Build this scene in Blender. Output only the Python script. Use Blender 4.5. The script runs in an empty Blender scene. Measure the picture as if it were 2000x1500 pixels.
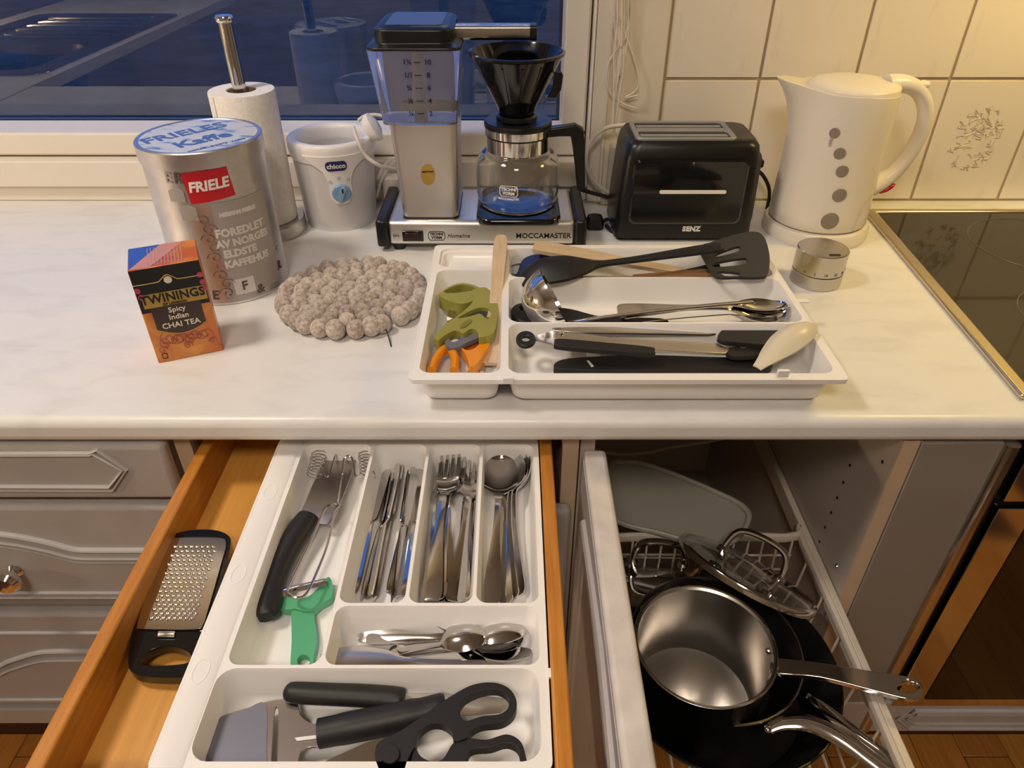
import bpy, bmesh, math, random
from mathutils import Vector, Matrix
random.seed(7)
PI = math.pi
S = bpy.context.scene
COL = S.collection
# ------------------------------------------------------------------ camera, world, lights, exposure
F = 1410.0; TH = math.radians(35.5); CT = 0.86            # CT: height of the worktop above the floor
CAM = (0.0, -0.589, CT + 0.467)
cd = bpy.data.cameras.new('camera'); co = bpy.data.objects.new('camera', cd); COL.objects.link(co)
co.location = CAM; co.rotation_euler = (PI/2 - TH, 0, 0)
cd.sensor_fit = 'HORIZONTAL'; cd.sensor_width = 36; cd.lens = 36*F/2000; cd.clip_start = 0.02
S.camera = co
S.view_settings.view_transform = 'Standard'; S.view_settings.look = 'None'
S.view_settings.gamma = 1; S.view_settings.use_curve_mapping = False
S.view_settings.exposure = 0.24
w = bpy.data.worlds.new('dusk_sky'); S.world = w; w.use_nodes = True
w.node_tree.nodes['Background'].inputs[0].default_value = (0.085, 0.21, 0.62, 1)
w.node_tree.nodes['Background'].inputs[1].default_value = 0.95
# the lamps themselves are built with their fixtures (ceiling_lamp, range_hood) below
LAMP_MAIN = 49.0; LAMP_FILL = 25.0; LAMP_HOOD = 29.0; LAMP_LOW = 380.0

# ------------------------------------------------------------------ helpers
def W(u, v, z=None, y=None, x=None):
    """photo pixel -> point; z is measured from the worktop surface"""
    a = (u-1000)/F; b = -(v-750)/F
    d = (a, math.cos(TH)+b*math.sin(TH), -math.sin(TH)+b*math.cos(TH))
    if z is not None: t = (CT+z-CAM[2])/d[2]
    elif y is not None: t = (y-CAM[1])/d[1]
    else: t = (x-CAM[0])/d[0]
    return Vector((CAM[0]+t*d[0], CAM[1]+t*d[1], CAM[2]+t*d[2]-CT))
def cr(pts, n=6, closed=False):
    """Catmull-Rom through points of any dimension"""
    P = [tuple(p) for p in pts]; N = len(P); out = []
    rng = range(N) if closed else range(N-1)
    for i in rng:
        if closed: a, b, c, d = P[i-1], P[i], P[(i+1) % N], P[(i+2) % N]
        else: a, b, c, d = P[max(i-1, 0)], P[i], P[i+1], P[min(i+2, N-1)]
        for k in range(n):
            t = k/n
            out.append(tuple(.5*(2*q+(r-p)*t+(2*p-5*q+4*r-s)*t*t+(3*q-p-3*r+s)*t**3) for p, q, r, s in zip(a, b, c, d)))
    if not closed: out.append(P[-1])
    return out
def rrect(x0, y0, x1, y1, r, n=5):
    pts = []
    for cx, cy, a in ((x1-r, y1-r, 0), (x0+r, y1-r, 90), (x0+r, y0+r, 180), (x1-r, y0+r, 270)):
        for k in range(n+1):
            t = math.radians(a+90*k/n); pts.append((cx+r*math.cos(t), cy+r*math.sin(t)))
    return pts
def circ(cx, cy, r, n=24, ry=None, a0=0):
    return [(cx+r*math.cos(2*PI*k/n+a0), cy+(ry or r)*math.sin(2*PI*k/n+a0)) for k in range(n)]
class M:
    def __init__(s): s.v = []; s.f = []
    def add(s, vs, fs):
        o = len(s.v); s.v += [tuple(p) for p in vs]; s.f += [tuple(i+o for i in f) for f in fs]; return s
    def box(s, x0, y0, z0, x1, y1, z1):
        return s.add([(x0,y0,z0),(x1,y0,z0),(x1,y1,z0),(x0,y1,z0),(x0,y0,z1),(x1,y0,z1),(x1,y1,z1),(x0,y1,z1)],
                     [(0,3,2,1),(4,5,6,7),(0,1,5,4),(1,2,6,5),(2,3,7,6),(3,0,4,7)])
    def loft(s, rings, cap=True, closed=False):
        n = len(rings[0]); vs = [p for r in rings for p in r]; fs = []
        R = len(rings)
        for i in range(R if closed else R-1):
            j = (i+1) % R
            for k in range(n):
                l = (k+1) % n; fs.append((i*n+k, i*n+l, j*n+l, j*n+k))
        if cap and not closed:
            fs.append(tuple(reversed(range(n)))); fs.append(tuple((R-1)*n+k for k in range(n)))
        return s.add(vs, fs)
    def prism(s, poly, z0, z1):
        if sum(a[0]*b[1]-b[0]*a[1] for a, b in zip(poly, poly[1:]+poly[:1])) < 0: poly = poly[::-1]
        return s.loft([[(x, y, z0) for x, y in poly], [(x, y, z1) for x, y in poly]])
    def lathe(s, prof, n=32, cx=0, cy=0, closed=False, sx=1, sy=1):
        return s.loft([[(cx+r*sx*math.cos(2*PI*k/n), cy+r*sy*math.sin(2*PI*k/n), z) for k in range(n)] for r, z in prof], cap=not closed, closed=closed)
    def tube(s, path, r, n=8, flat=1.0, cap=True):
        P = [Vector(p) for p in path]; N = len(P); rs = r if isinstance(r, (list, tuple)) else [r]*N
        rings = []; up = None
        for i in range(N):
            t = (P[min(i+1, N-1)]-P[max(i-1, 0)])
            if t.length < 1e-9: t = Vector((0, 0, 1))
            t.normalize()
            if up is None: up = Vector((0, 0, 1)) if abs(t.z) < .9 else Vector((0, 1, 0))
            sd = t.cross(up)
            if sd.length < 1e-6: sd = t.cross(Vector((1, 0, 0)))
            sd.normalize(); up = sd.cross(t).normalized()
            rings.append([P[i]+sd*(rs[i]*math.cos(2*PI*k/n))+up*(rs[i]*flat*math.sin(2*PI*k/n)) for k in range(n)])
        return s.loft(rings, cap)
    def ring(s, c, R, r, n=28, m=8, ry=None):
        return s.loft([[(c[0]+(R+r*math.cos(2*PI*j/m))*math.cos(2*PI*i/n), c[1]+((ry or R)+r*math.cos(2*PI*j/m))*math.sin(2*PI*i/n), c[2]+r*math.sin(2*PI*j/m)) for j in range(m)] for i in range(n)], closed=True)
    def ell(s, c, rx, ry, rz, n=16, m=9):
        rings = []
        for i in range(m+1):
            t = -PI/2+PI*i/m; e = max(math.cos(t), .02)
            rings.append([(c[0]+rx*e*math.cos(2*PI*k/n), c[1]+ry*e*math.sin(2*PI*k/n), c[2]+rz*math.sin(t)) for k in range(n)])
        return s.loft(rings)
    def holes(s, outer, hl, z0, z1):
        bm = bmesh.new(); loops = []
        for lp in [outer]+hl:
            vs = [bm.verts.new((p[0], p[1], z1)) for p in lp]; loops.append(vs)
            for a, b in zip(vs, vs[1:]+vs[:1]): bm.edges.new((a, b))
        bmesh.ops.triangle_fill(bm, use_beauty=True, use_dissolve=False, edges=bm.edges[:], normal=(0, 0, 1))
        bm.verts.index_update(); o = len(s.v); n = len(bm.verts)
        top = [tuple(v.co) for v in bm.verts]
        fs = []
        for f in bm.faces:
            ix = [v.index for v in f.verts]
            if f.normal.z < 0: ix = ix[::-1]
            fs.append(tuple(ix)); fs.append(tuple(i+n for i in reversed(ix)))
        for li, vs in enumerate(loops):
            ar = sum(a.co.x*b.co.y-b.co.x*a.co.y for a, b in zip(vs, vs[1:]+vs[:1]))
            for a, b in zip(vs, vs[1:]+vs[:1]):
                q = (a.index, a.index+n, b.index+n, b.index)
                fs.append(q if (ar > 0) == (li == 0) else q[::-1])
        s.add(top+[(x, y, z0) for x, y, _ in top], [tuple(reversed(f)) if len(f) == 4 else f for f in fs]); bm.free(); return s
    def pad(s, poly, z0, z1):
        cx = sum(p[0] for p in poly)/len(poly); cy = sum(p[1] for p in poly)/len(poly)
        return s.loft([[(x, y, z0) for x, y in poly]]+[[(cx+(x-cx)*k, cy+(y-cy)*k, z1) for x, y in poly] for k in (1, .8, .6, .4, .2, .02)])
    def map(s, fn, start=0):
        s.v = s.v[:start]+[tuple(fn(*p)) for p in s.v[start:]]; return s
    def join(s, o): return s.add(o.v, o.f)
def obj(name, m, mat, parent=None, loc=None, rot=None, bevel=0, seg=2, sub=0, sharp=35, solid=0):
    me = bpy.data.meshes.new(name); me.from_pydata(m.v, [], m.f); me.update()
    if name not in ('lettering',):
        bm = bmesh.new(); bm.from_mesh(me); bmesh.ops.recalc_face_normals(bm, faces=bm.faces[:]); bm.to_mesh(me); bm.free()
    me.shade_smooth(); me.set_sharp_from_angle(angle=math.radians(sharp))
    me.materials.append(mat)
    o = bpy.data.objects.new(name, me); COL.objects.link(o)
    if parent: o.parent = parent
    if loc: o.location = loc
    if rot: o.rotation_euler = rot
    if solid:
        md = o.modifiers.new('solid', 'SOLIDIFY'); md.thickness = solid; md.offset = 0
    if bevel:
        md = o.modifiers.new('bevel', 'BEVEL'); md.width = bevel; md.segments = seg; md.limit_method = 'ANGLE'; md.angle_limit = math.radians(40); md.use_clamp_overlap = True
    if sub:
        md = o.modifiers.new('sub', 'SUBSURF'); md.levels = sub; md.render_levels = sub
    return o
def tag(o, label, cat, group=None):
    o['label'] = label; o['category'] = cat
    if group: o['group'] = group
    return o
def thing(name, label, cat, loc=(0, 0, 0), rot=(0, 0, 0), group=None):
    """Empty at the base of a thing; loc z is measured from the worktop"""
    e = bpy.data.objects.new(name, None); COL.objects.link(e); e.empty_display_size = .03
    e.location = (loc[0], loc[1], loc[2]+CT); e.rotation_euler = rot
    return tag(e, label, cat, group)
def struct(o): o['kind'] = 'structure'; return o
def copy_tree(o, parent=None):
    c = o.copy(); COL.objects.link(c); c.parent = parent
    for ch in list(o.children): copy_tree(ch, c)
    return c
_tc = {}
def text(st, size, bold=0.0, shear=0.0, th=0.0003, space=1.0):
    """flat lettering in XY, centred, thin"""
    cu = bpy.data.curves.new('t', 'FONT'); cu.body = st; cu.size = size; cu.offset = bold; cu.shear = shear
    cu.align_x = 'CENTER'; cu.align_y = 'CENTER'; cu.space_character = space; cu.extrude = th; cu.resolution_u = 2
    ob = bpy.data.objects.new('t', cu); me = bpy.data.meshes.new_from_object(ob)
    m = M(); m.add([tuple(v.co) for v in me.vertices], [tuple(p.vertices) for p in me.polygons])
    bpy.data.objects.remove(ob); bpy.data.meshes.remove(me); bpy.data.curves.remove(cu)
    return m
def front(m, x, y, z, lean=0):            # lettering upright, facing -y
    return m.map(lambda a, b, c: (x+a, y-c-b*lean, z+b))
def wrap(m, r, ang, z, c=(0, 0)):          # lettering round a cylinder; ang 0 faces -y
    def fn(a, b, d):
        t = ang+a/r; return (c[0]+(r+d)*math.sin(t), c[1]-(r+d)*math.cos(t), z+b)
    return m.map(fn)
def patch(x0, y0, x1, y1, nx=1, ny=1, th=.0003):
    m = M(); g = []
    for side in (th, -th):
        g.append([[(x0+(x1-x0)*i/nx, y0+(y1-y0)*j/ny, side) for i in range(nx+1)] for j in range(ny+1)])
    vs = [p for s_ in g for r in s_ for p in r]; n = (nx+1)*(ny+1); fs = []
    for j in range(ny):
        for i in range(nx):
            a = j*(nx+1)+i; q = (a, a+1, a+nx+2, a+nx+1); fs.append(q); fs.append(tuple(n+k for k in reversed(q)))
    return m.add(vs, fs)
def sheet(L, prof, nt=7, th=.0015, n=5):
    """metal blank: prof = (s, halfwidth, height, cup); x runs 0..L"""
    P = cr(prof, n); m = M(); rows = len(P); A = []; B = []
    for s_, w_, h, c in P:
        w_ = max(w_, .0004)
        for k in range(nt):
            t = -1+2*k/(nt-1); z = h-c*(1-t*t)
            A.append((s_*L, t*w_, z)); B.append((s_*L, t*w_, z-th))
    fs = []; N = len(A)
    for i in range(rows-1):
        for k in range(nt-1):
            a = i*nt+k; q = (a, a+nt, a+nt+1, a+1); fs.append(q[::-1]); fs.append(tuple(N+j for j in q))
    rim = [k for k in range(nt)]+[i*nt+nt-1 for i in range(1, rows)]+[(rows-1)*nt+k for k in range(nt-2, -1, -1)]+[i*nt for i in range(rows-2, 0, -1)]
    for a, b in zip(rim, rim[1:]+rim[:1]): fs.append((a, b, N+b, N+a))
    return m.add(A+B, fs)
def place2(o, head, tail, L, roll=0.0):
    """lay a utensil (x axis 0..L) with its head at one point and its end at another (z from worktop)"""
    h = Vector(head)+Vector((0, 0, CT)); t = Vector(tail)+Vector((0, 0, CT)); d = t-h; k = d.length/L
    X = d.normalized(); Y = Vector((0, 0, 1)).cross(X).normalized(); Z = X.cross(Y)
    R = Matrix((X, Y, Z)).transposed() @ Matrix.Rotation(roll, 3, 'X')
    o.location = h; o.rotation_euler = R.to_euler(); o.scale = (k, k, k)
    return o
def bell(x, c, w): return math.exp(-((x-c)/w)**2)

# ------------------------------------------------------------------ materials
def nodes(name):
    m = bpy.data.materials.new(name); m.use_nodes = True; nt = m.node_tree
    return m, nt, nt.nodes['Principled BSDF']
def mat(name, col, rough=.5, metal=0, bump=0, bscale=200, spec=None, trans=0, ior=1.45, coat=0, emit=None, es=0, var=0, vscale=8, aniso=0, alpha=1, sss=0):
    m, nt, b = nodes(name)
    b.inputs['Base Color'].default_value = (*col, 1); b.inputs['Roughness'].default_value = rough; b.inputs['Metallic'].default_value = metal
    b.inputs['IOR'].default_value = ior; b.inputs['Transmission Weight'].default_value = trans; b.inputs['Coat Weight'].default_value = coat
    if spec is not None: b.inputs['Specular IOR Level'].default_value = spec
    if aniso: b.inputs['Anisotropic'].default_value = aniso
    if emit: b.inputs['Emission Color'].default_value = (*emit, 1); b.inputs['Emission Strength'].default_value = es
    tc = nt.nodes.new('ShaderNodeTexCoord')
    if bump:
        n = nt.nodes.new('ShaderNodeTexNoise'); n.inputs['Scale'].default_value = bscale; n.inputs['Detail'].default_value = 3
        bp = nt.nodes.new('ShaderNodeBump'); bp.inputs['Strength'].default_value = bump; bp.inputs['Distance'].default_value = .002
        nt.links.new(tc.outputs['Object'], n.inputs['Vector']); nt.links.new(n.outputs[0], bp.inputs['Height']); nt.links.new(bp.outputs[0], b.inputs['Normal'])
    if var:
        n = nt.nodes.new('ShaderNodeTexNoise'); n.inputs['Scale'].default_value = vscale; n.inputs['Detail'].default_value = 4
        r = nt.nodes.new('ShaderNodeMapRange'); r.inputs[1].default_value = .3; r.inputs[2].default_value = .7; r.inputs[3].default_value = 1-var; r.inputs[4].default_value = 1+var
        mx = nt.nodes.new('ShaderNodeMix'); mx.data_type = 'RGBA'; mx.blend_type = 'MULTIPLY'; mx.inputs[0].default_value = 1; mx.inputs[6].default_value = (*col, 1)
        nt.links.new(tc.outputs['Object'], n.inputs['Vector']); nt.links.new(n.outputs[0], r.inputs[0]); nt.links.new(r.outputs[0], mx.inputs[7]); nt.links.new(mx.outputs[2], b.inputs['Base Color'])
    return m
def streaks(name, c1, c2, scale, stretch, rough=.4, rot=(0, 0, 0), lo=.4, hi=.65, bump=0, detail=6, dist=0, metal=0, spec=None):
    m, nt, b = nodes(name); L = nt.links.new
    tc = nt.nodes.new('ShaderNodeTexCoord'); mp = nt.nodes.new('ShaderNodeMapping'); mp.inputs['Scale'].default_value = stretch; mp.inputs['Rotation'].default_value = rot
    n = nt.nodes.new('ShaderNodeTexNoise'); n.inputs['Scale'].default_value = scale; n.inputs['Detail'].default_value = detail; n.inputs['Distortion'].default_value = dist
    r = nt.nodes.new('ShaderNodeValToRGB'); r.color_ramp.elements[0].position = lo; r.color_ramp.elements[1].position = hi
    r.color_ramp.elements[0].color = (*c1, 1); r.color_ramp.elements[1].color = (*c2, 1)
    L(tc.outputs['Object'], mp.inputs['Vector']); L(mp.outputs[0], n.inputs['Vector']); L(n.outputs[0], r.inputs[0]); L(r.outputs[0], b.inputs['Base Color'])
    b.inputs['Roughness'].default_value = rough; b.inputs['Metallic'].default_value = metal
    if spec is not None: b.inputs['Specular IOR Level'].default_value = spec
    if bump:
        bp = nt.nodes.new('ShaderNodeBump'); bp.inputs['Strength'].default_value = bump; bp.inputs['Distance'].default_value = .001
        L(n.outputs[0], bp.inputs['Height']); L(bp.outputs[0], b.inputs['Normal'])
    return m
laminate = streaks('marbled_laminate', (.70, .69, .67), (.775, .765, .745), 11, (1, 2.6, 1), .34, (0, 0, .6), .30, .52, detail=9, dist=.6)
tile_m = streaks('veined_tile', (.72, .655, .57), (.80, .735, .65), 7, (3.5, .6, .9), .16, (0, .45, 0), .30, .42, detail=7, dist=.5)
tile_decor = streaks('painted_tile', (.40, .33, .24), (.74, .67, .56), 38, (1, 1, 1), .2, (0, 0, 0), .36, .5, detail=9, dist=1.2)
grout = mat('grout', (.46, .36, .23), .9, bump=.3)
win_white = mat('window_paint', (.78, .72, .62), .35)
casing_m = mat('casing_paint', (.74, .67, .56), .45, bump=.05, bscale=60)
gasket = mat('dark_gasket', (.035, .035, .06), .25)
wall_m = mat('wall_paint', (.45, .38, .30), .8)
ceil_m = mat('ceiling_paint', (.55, .52, .47), .8)
grey_paint = mat('grey_painted_front', (.44, .42, .405), .42, bump=.06, bscale=700, var=.05, vscale=20)
door_white = mat('worn_white_edge', (.60, .56, .53), .55, var=.12, vscale=35, bump=.2, bscale=120)
beige = mat('beige_edge', (.56, .43, .30), .5, var=.06)
carcass = mat('carcass_board', (.50, .44, .38), .5, var=.08, vscale=6)
wood_side = streaks('stained_beech', (.42, .155, .018), (.56, .23, .034), 16, (14, 1, 14), .38, (0, 0, 0), .3, .7, detail=4)
wood_bot = streaks('stained_drawer_bottom', (.58, .27, .045), (.70, .35, .070), 10, (12, .8, 1), .45, (0, 0, 0), .3, .7, detail=4)
floor_m = [streaks('oak_plank_%s' % k, a, b_, 10, (14, 1.2, 1), .32, (0, 0, 0), .3, .7, detail=5) for k, a, b_ in (('amber', (.46, .18, .032), (.62, .27, .056)), ('honey', (.51, .215, .041), (.66, .31, .068)), ('brown', (.41, .155, .027), (.56, .235, .05)))]
subfloor = mat('floor_joint', (.07, .03, .012), .8)
steel = mat('steel', (.60, .58, .56), .09, 1)
steel_b = mat('brushed_steel', (.58, .55, .51), .25, 1, aniso=.7)
chrome = mat('chrome', (.78, .77, .76), .10, 1)
darksteel = mat('dark_steel', (.40, .37, .35), .28, 1)
alu = mat('satin_aluminium', (.78, .755, .72), .38, 1)
tinm = mat('printed_tin', (.66, .64, .64), .36, 1, var=.10, vscale=40)
tingrey = mat('tin_grey_print', (.40, .37, .35), .45, .3)
tinwhite = mat('tin_white_print', (.66, .63, .61), .5)
tindark = mat('tin_dark_print', (.10, .075, .07), .5)
lidblue = streaks('lid_print', (.16, .27, .55), (.60, .62, .68), 30, (1, 2.2, 1), .3, (0, 0, .5), .36, .47, detail=6)
inkblue = mat('blue_ink', (.07, .15, .42), .4)
red = mat('red_print', (.52, .012, .02), .4)
white_ink = mat('white_ink', (.85, .83, .8), .5)
black_ink = mat('black_ink', (.012, .012, .014), .5)
gold_ink = mat('gold_print', (.44, .28, .07), .4)
cream_ink = mat('cream_print', (.80, .72, .60), .5)
pink_ink = mat('pink_print', (.45, .06, .12), .5)
purple_ink = mat('plum_print', (.36, .10, .11), .5)
wplastic = mat('white_plastic', (.86, .84, .82), .28)
traywhite = mat('tray_plastic', (.88, .86, .835), .26)
kettlewhite = mat('kettle_plastic', (.80, .745, .655), .27)
bplastic = mat('black_plastic', (.009, .0085, .0085), .33)
bmatte = mat('matte_black_nylon', (.013, .012, .0125), .48)
bgloss = mat('black_gloss', (.006, .006, .007), .10, coat=.3)
bgrey = mat('dark_grey_plastic', (.05, .05, .055), .5)
slotgrey = mat('toaster_slot_metal', (.36, .37, .37), .4, .5)
smokebrown = mat('toaster_side', (.055, .045, .038), .33)
glass_m = mat('clear_glass', (1, 1, 1), .0, trans=1, ior=1.45)
clearpl = mat('clear_reservoir', (.84, .83, .88), .06, trans=.90, ior=1.3)
cordwhite = mat('white_cord', (.72, .66, .58), .45)
cordclear = mat('clear_cord', (.75, .70, .62), .25)
cordblack = mat('black_cord', (.012, .012, .012), .45)
paper = streaks('quilted_paper', (.86, .81, .73), (.91, .86, .79), 90, (1, 1, 1), .95, bump=.9, lo=.45, hi=.55, detail=1, dist=1.5)
cardbrown = mat('cardboard', (.40, .28, .17), .9)
orange_card = streaks('orange_print', (.52, .10, .025), (.72, .30, .06), 14, (1, 1, 1), .3, lo=.35, hi=.6, dist=1.5)
olive = mat('olive_plastic', (.30, .285, .055), .42)
orange_pl = mat('orange_plastic', (.80, .28, .01), .28)
green_pl = mat('green_plastic', (.095, .40, .20), .40)
blue_sil = mat('blue_silicone', (.02, .04, .15), .5)
lightblue = mat('light_blue_dial', (.22, .37, .56), .4)
badgeblue = mat('badge_blue', (.02, .025, .11), .35)
woodpale = streaks('pale_beech', (.56, .41, .26), (.68, .52, .34), 14, (2, 14, 14), .6, lo=.3, hi=.7)
corkwood = streaks('acacia_wood', (.30, .14, .05), (.46, .25, .10), 16, (2, 14, 14), .55, lo=.3, hi=.7)
creampl = mat('cream_plastic', (.70, .63, .48), .3)
windowgrey = mat('level_window', (.27, .225, .18), .3)
nonstick = mat('nonstick_black', (.010, .009, .009), .32, bump=.05, bscale=900)
redsw = mat('red_switch', (.42, .008, .01), .3)
dishgrey = mat('grey_translucent_dish', (.42, .40, .34), .35)
rackwhite = mat('rack_white', (.62, .55, .46), .4)
cook_glass = mat('ceramic_glass', (.022, .017, .012), .06)
ringm = mat('cooktop_ring', (.10, .085, .06), .3)
trimgold = mat('cooktop_trim', (.62, .55, .42), .3, 1)
ovenglass = mat('oven_glass', (.012, .007, .004), .05)
def felt():
    m, nt, b = nodes('wool_felt'); L = nt.links.new
    tc = nt.nodes.new('ShaderNodeTexCoord'); n = nt.nodes.new('ShaderNodeTexNoise'); n.inputs['Scale'].default_value = 260; n.inputs['Detail'].default_value = 5
    n2 = nt.nodes.new('ShaderNodeTexNoise'); n2.inputs['Scale'].default_value = 60; n2.inputs['Detail'].default_value = 2
    oi = nt.nodes.new('ShaderNodeObjectInfo'); ad = nt.nodes.new('ShaderNodeMath'); ad.operation = 'MULTIPLY_ADD'; ad.inputs[1].default_value = .16; 
    r = nt.nodes.new('ShaderNodeValToRGB'); r.color_ramp.elements[0].position = .40; r.color_ramp.elements[1].position = .78
    r.color_ramp.elements[0].color = (.27, .215, .18, 1); r.color_ramp.elements[1].color = (.64, .56, .49, 1)
    L(tc.outputs['Object'], n.inputs['Vector']); L(oi.outputs['Random'], ad.inputs[0]); L(n.outputs[0], ad.inputs[2]); L(ad.outputs[0], r.inputs[0]); L(r.outputs[0], b.inputs['Base Color'])
    b.inputs['Roughness'].default_value = 1; b.inputs['Sheen Weight'].default_value = .35
    bp = nt.nodes.new('ShaderNodeBump'); bp.inputs['Strength'].default_value = .8; bp.inputs['Distance'].default_value = .0015
    L(n.outputs[0], bp.inputs['Height']); L(bp.outputs[0], b.inputs['Normal']); return m
felt_m = felt()
def pane():
    m = bpy.data.materials.new('double_glazing'); m.use_nodes = True; nt = m.node_tree; nt.nodes.clear(); L = nt.links.new
    o = nt.nodes.new('ShaderNodeOutputMaterial'); mx = nt.nodes.new('ShaderNodeMixShader'); t = nt.nodes.new('ShaderNodeBsdfTransparent'); g = nt.nodes.new('ShaderNodeBsdfGlossy')
    g.inputs['Roughness'].default_value = 0.0; f = nt.nodes.new('ShaderNodeFresnel'); f.inputs[0].default_value = 2.35
    t.inputs[0].default_value = (.92, .95, .97, 1)
    L(f.outputs[0], mx.inputs[0]); L(t.outputs[0], mx.inputs[1]); L(g.outputs[0], mx.inputs[2]); L(mx.outputs[0], o.inputs[0]); return m
pane_m = pane()
def glow(name, col, s):
    return mat(name, (.8, .8, .8), .6, emit=col, es=s)

# ------------------------------------------------------------------ the setting
R0 = (0, 0, CT)                     # meshes below measure z from the worktop surface
FZ = -CT
fl = struct(obj('floor', M().box(-2.4, -2.7, FZ-.05, 2.0, .75, FZ-.004), subfloor, loc=R0))
pw, pl = .083, .43
pmesh = None
for i in range(-14, 16):
    for j in range(-2, 2):
        y0 = j*pl+(i % 3)*pl/3-.05
        o = obj('plank', M().box(.0008, .0008, -.012, pw-.0008, pl-.0008, 0), floor_m[(i*5+j*3) % 3], fl, loc=(i*pw, y0, FZ), bevel=.0012, seg=1) if pmesh is None else None
        if pmesh is None: pmesh = o
        else:
            o = pmesh.copy(); COL.objects.link(o); o.location = (i*pw, y0, FZ)
            o.material_slots[0].link = 'OBJECT'; o.material_slots[0].material = floor_m[(i*5+j*3) % 3]
# bare floor beyond the planks that the camera never meets
struct(obj('ceiling', M().box(-2.4, -2.7, 1.60, 2.0, .75, 1.65), ceil_m, loc=R0))
struct(obj('wall_left', M().box(-2.4, -2.7, FZ, -2.3, .75, 1.6), wall_m, loc=R0))
struct(obj('wall_right', M().box(1.9, -2.7, FZ, 2.0, .75, 1.6), wall_m, loc=R0))
struct(obj('wall_rear', M().box(-2.4, -2.8, FZ, 2.0, -2.7, 1.6), wall_m, loc=R0))
WX0, WX1, WZ1 = -1.75, .14, 1.15
wb = M().box(-2.3, .618, FZ, WX0, .80, 1.6).box(WX1, .6118, FZ, 1.9, .80, 1.6).box(WX0, .618, FZ, WX1, .80, 0.0).box(WX0, .618, WZ1, WX1, .80, 1.6)
wb = struct(obj('wall_back', wb, grout, loc=R0))
tw, tz = .1495, .197
t0 = None
for i in range(0, 8):
    for j in range(0, 4):
        decor = (i, j) in ((3, 0), (6, 2))
        if t0 is None:
            t0 = o = obj('tile', M().box(.0022, 0, .0022, tw-.0022, .0022, tz-.0022), tile_m, wb, bevel=.0009, seg=2)
        else:
            o = t0.copy(); COL.objects.link(o)
            if decor: o.material_slots[0].link = 'OBJECT'; o.material_slots[0].material = tile_m
        o.location = (.2385+i*tw, .6095, .002+j*tz)
        if decor:       # painted landscape motif, flat print on the glaze
            m = M()
            for k in range(110):
                a = random.random()*2*PI; rr = math.sqrt(random.random()); x = .075+.038*rr*math.cos(a); z = .105+.052*rr*math.sin(a)
                pts = [(x+.006*(random.random()-.5)*2.4, -.0004, z+.006*(random.random()-.5)*2) for _ in range(3)]
                m.tube(cr(pts, 3), .0006, 4)
            d_ = obj('painted_motif', m, mat('tile_motif', (.60, .52, .40), .4), o)
            d_['label'] = 'faded brown painted motif on the tile'
# casing beside the window, window with sash, gasket and glazing
struct(obj('trim_1', M().box(.128, .604, .0, .2365, .617, 1.2).box(.145, .598, .0, .152, .604, 1.2), casing_m, loc=R0, bevel=.002))
struct(obj('trim_2', M().box(-1.85, .610, .0, .1275, .66, .0255), win_white, loc=R0, bevel=.003))
win = M()
win.box(WX0-.04, .600, .028, .1275, .70, .072).box(.126-.003, .606, .074, .1275, .70, 1.15).box(WX0-.04, .606, .074, WX0, .70, 1.15).box(WX0-.04, .606, 1.11, .1275, .70, 1.15)
win = struct(obj('window_1', win, win_white, loc=R0, bevel=.003))
sash = M().box(WX0+.002, .622, .0745, .1205, .70, .112).box(.0815, .622, .112, .1205, .70, 1.108).box(WX0+.002, .622, .112, WX0+.045, .70, 1.108).box(WX0+.002, .622, 1.065, .1205, .70, 1.108)
obj('window_sash', sash, win_white, win, bevel=.004)
obj('gasket', M().box(WX0+.045, .702, .100, .0815, .712, .113).box(.0775, .702, .113, .0815, .712, 1.065).box(WX0+.045, .702, .113, WX0+.049, .712, 1.065), gasket, win)
obj('window_pane', M().add([(WX0+.03, .714, .08), (.10, .714, .08), (.10, .714, 1.09), (WX0+.03, .714, 1.09)], [(0, 1, 2, 3)]), pane_m, win)
# dusk ground and a low hedge outside
gm = streaks('dusk_lawn', (.022, .026, .026), (.085, .085, .08), 1.3, (1, 1, 1), .95, lo=.3, hi=.7, detail=9)
o = struct(obj('ground_outside', M().box(-30, .85, -2.2, 30, 60, -2.0), gm, loc=R0))

# ------------------------------------------------------------------ lamps of the room and an added rear fill
def ceiling_lamp(x, y, s, col, lab, r=.17, z=1.60):
    t = thing('ceiling_lamp', lab, 'lamp', (x, y, z))
    obj('canopy', M().lathe([(.05, 0), (r+.01, -.004), (r+.015, -.03), (r, -.03)], 40), wplastic, t)
    obj('diffuser', M().lathe([(r, -.026), (r*.96, -.045), (r*.6, -.062), (.002, -.066)], 40), glow('lamp_glow', col, s), t)
ceiling_lamp(-.95, -.14, LAMP_MAIN, (1, .885, .77), 'round white ceiling lamp above the tea box and tin')
ceiling_lamp(-.15, -1.35, LAMP_FILL, (1, .87, .74), 'unseen round white fill lamp added at the rear of the kitchen', r=.26)  # added fill lamp out of view, brightens fronts, tiles and drawer
t = thing('pendant_lamp', 'small shaded pendant lamp hanging low by the left wall', 'lamp', (-2.05, -.55, .27))
obj('shade', M().lathe([(.02, .16), (.05, .15), (.13, .02), (.128, .02), (.047, .147), (.018, .157)], 32, closed=True), bplastic, t)
obj('bulb', M().ell((0, 0, .01), .035, .035, .045), glow('bulb_glow', (1, .72, .45), LAMP_LOW), t)
obj('cord', M().tube([(0, 0, .15), (0, 0, 1.33)], .003, 6), cordblack, t)
t = thing('range_hood', 'steel range hood with a warm lamp above the cooktop', 'hood', (.90, .33, .66))
obj('body', M().prism([(-.30, -.25), (.30, -.25), (.30, .27), (-.30, .27)], 0, .06), steel_b, t, bevel=.004)
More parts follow.
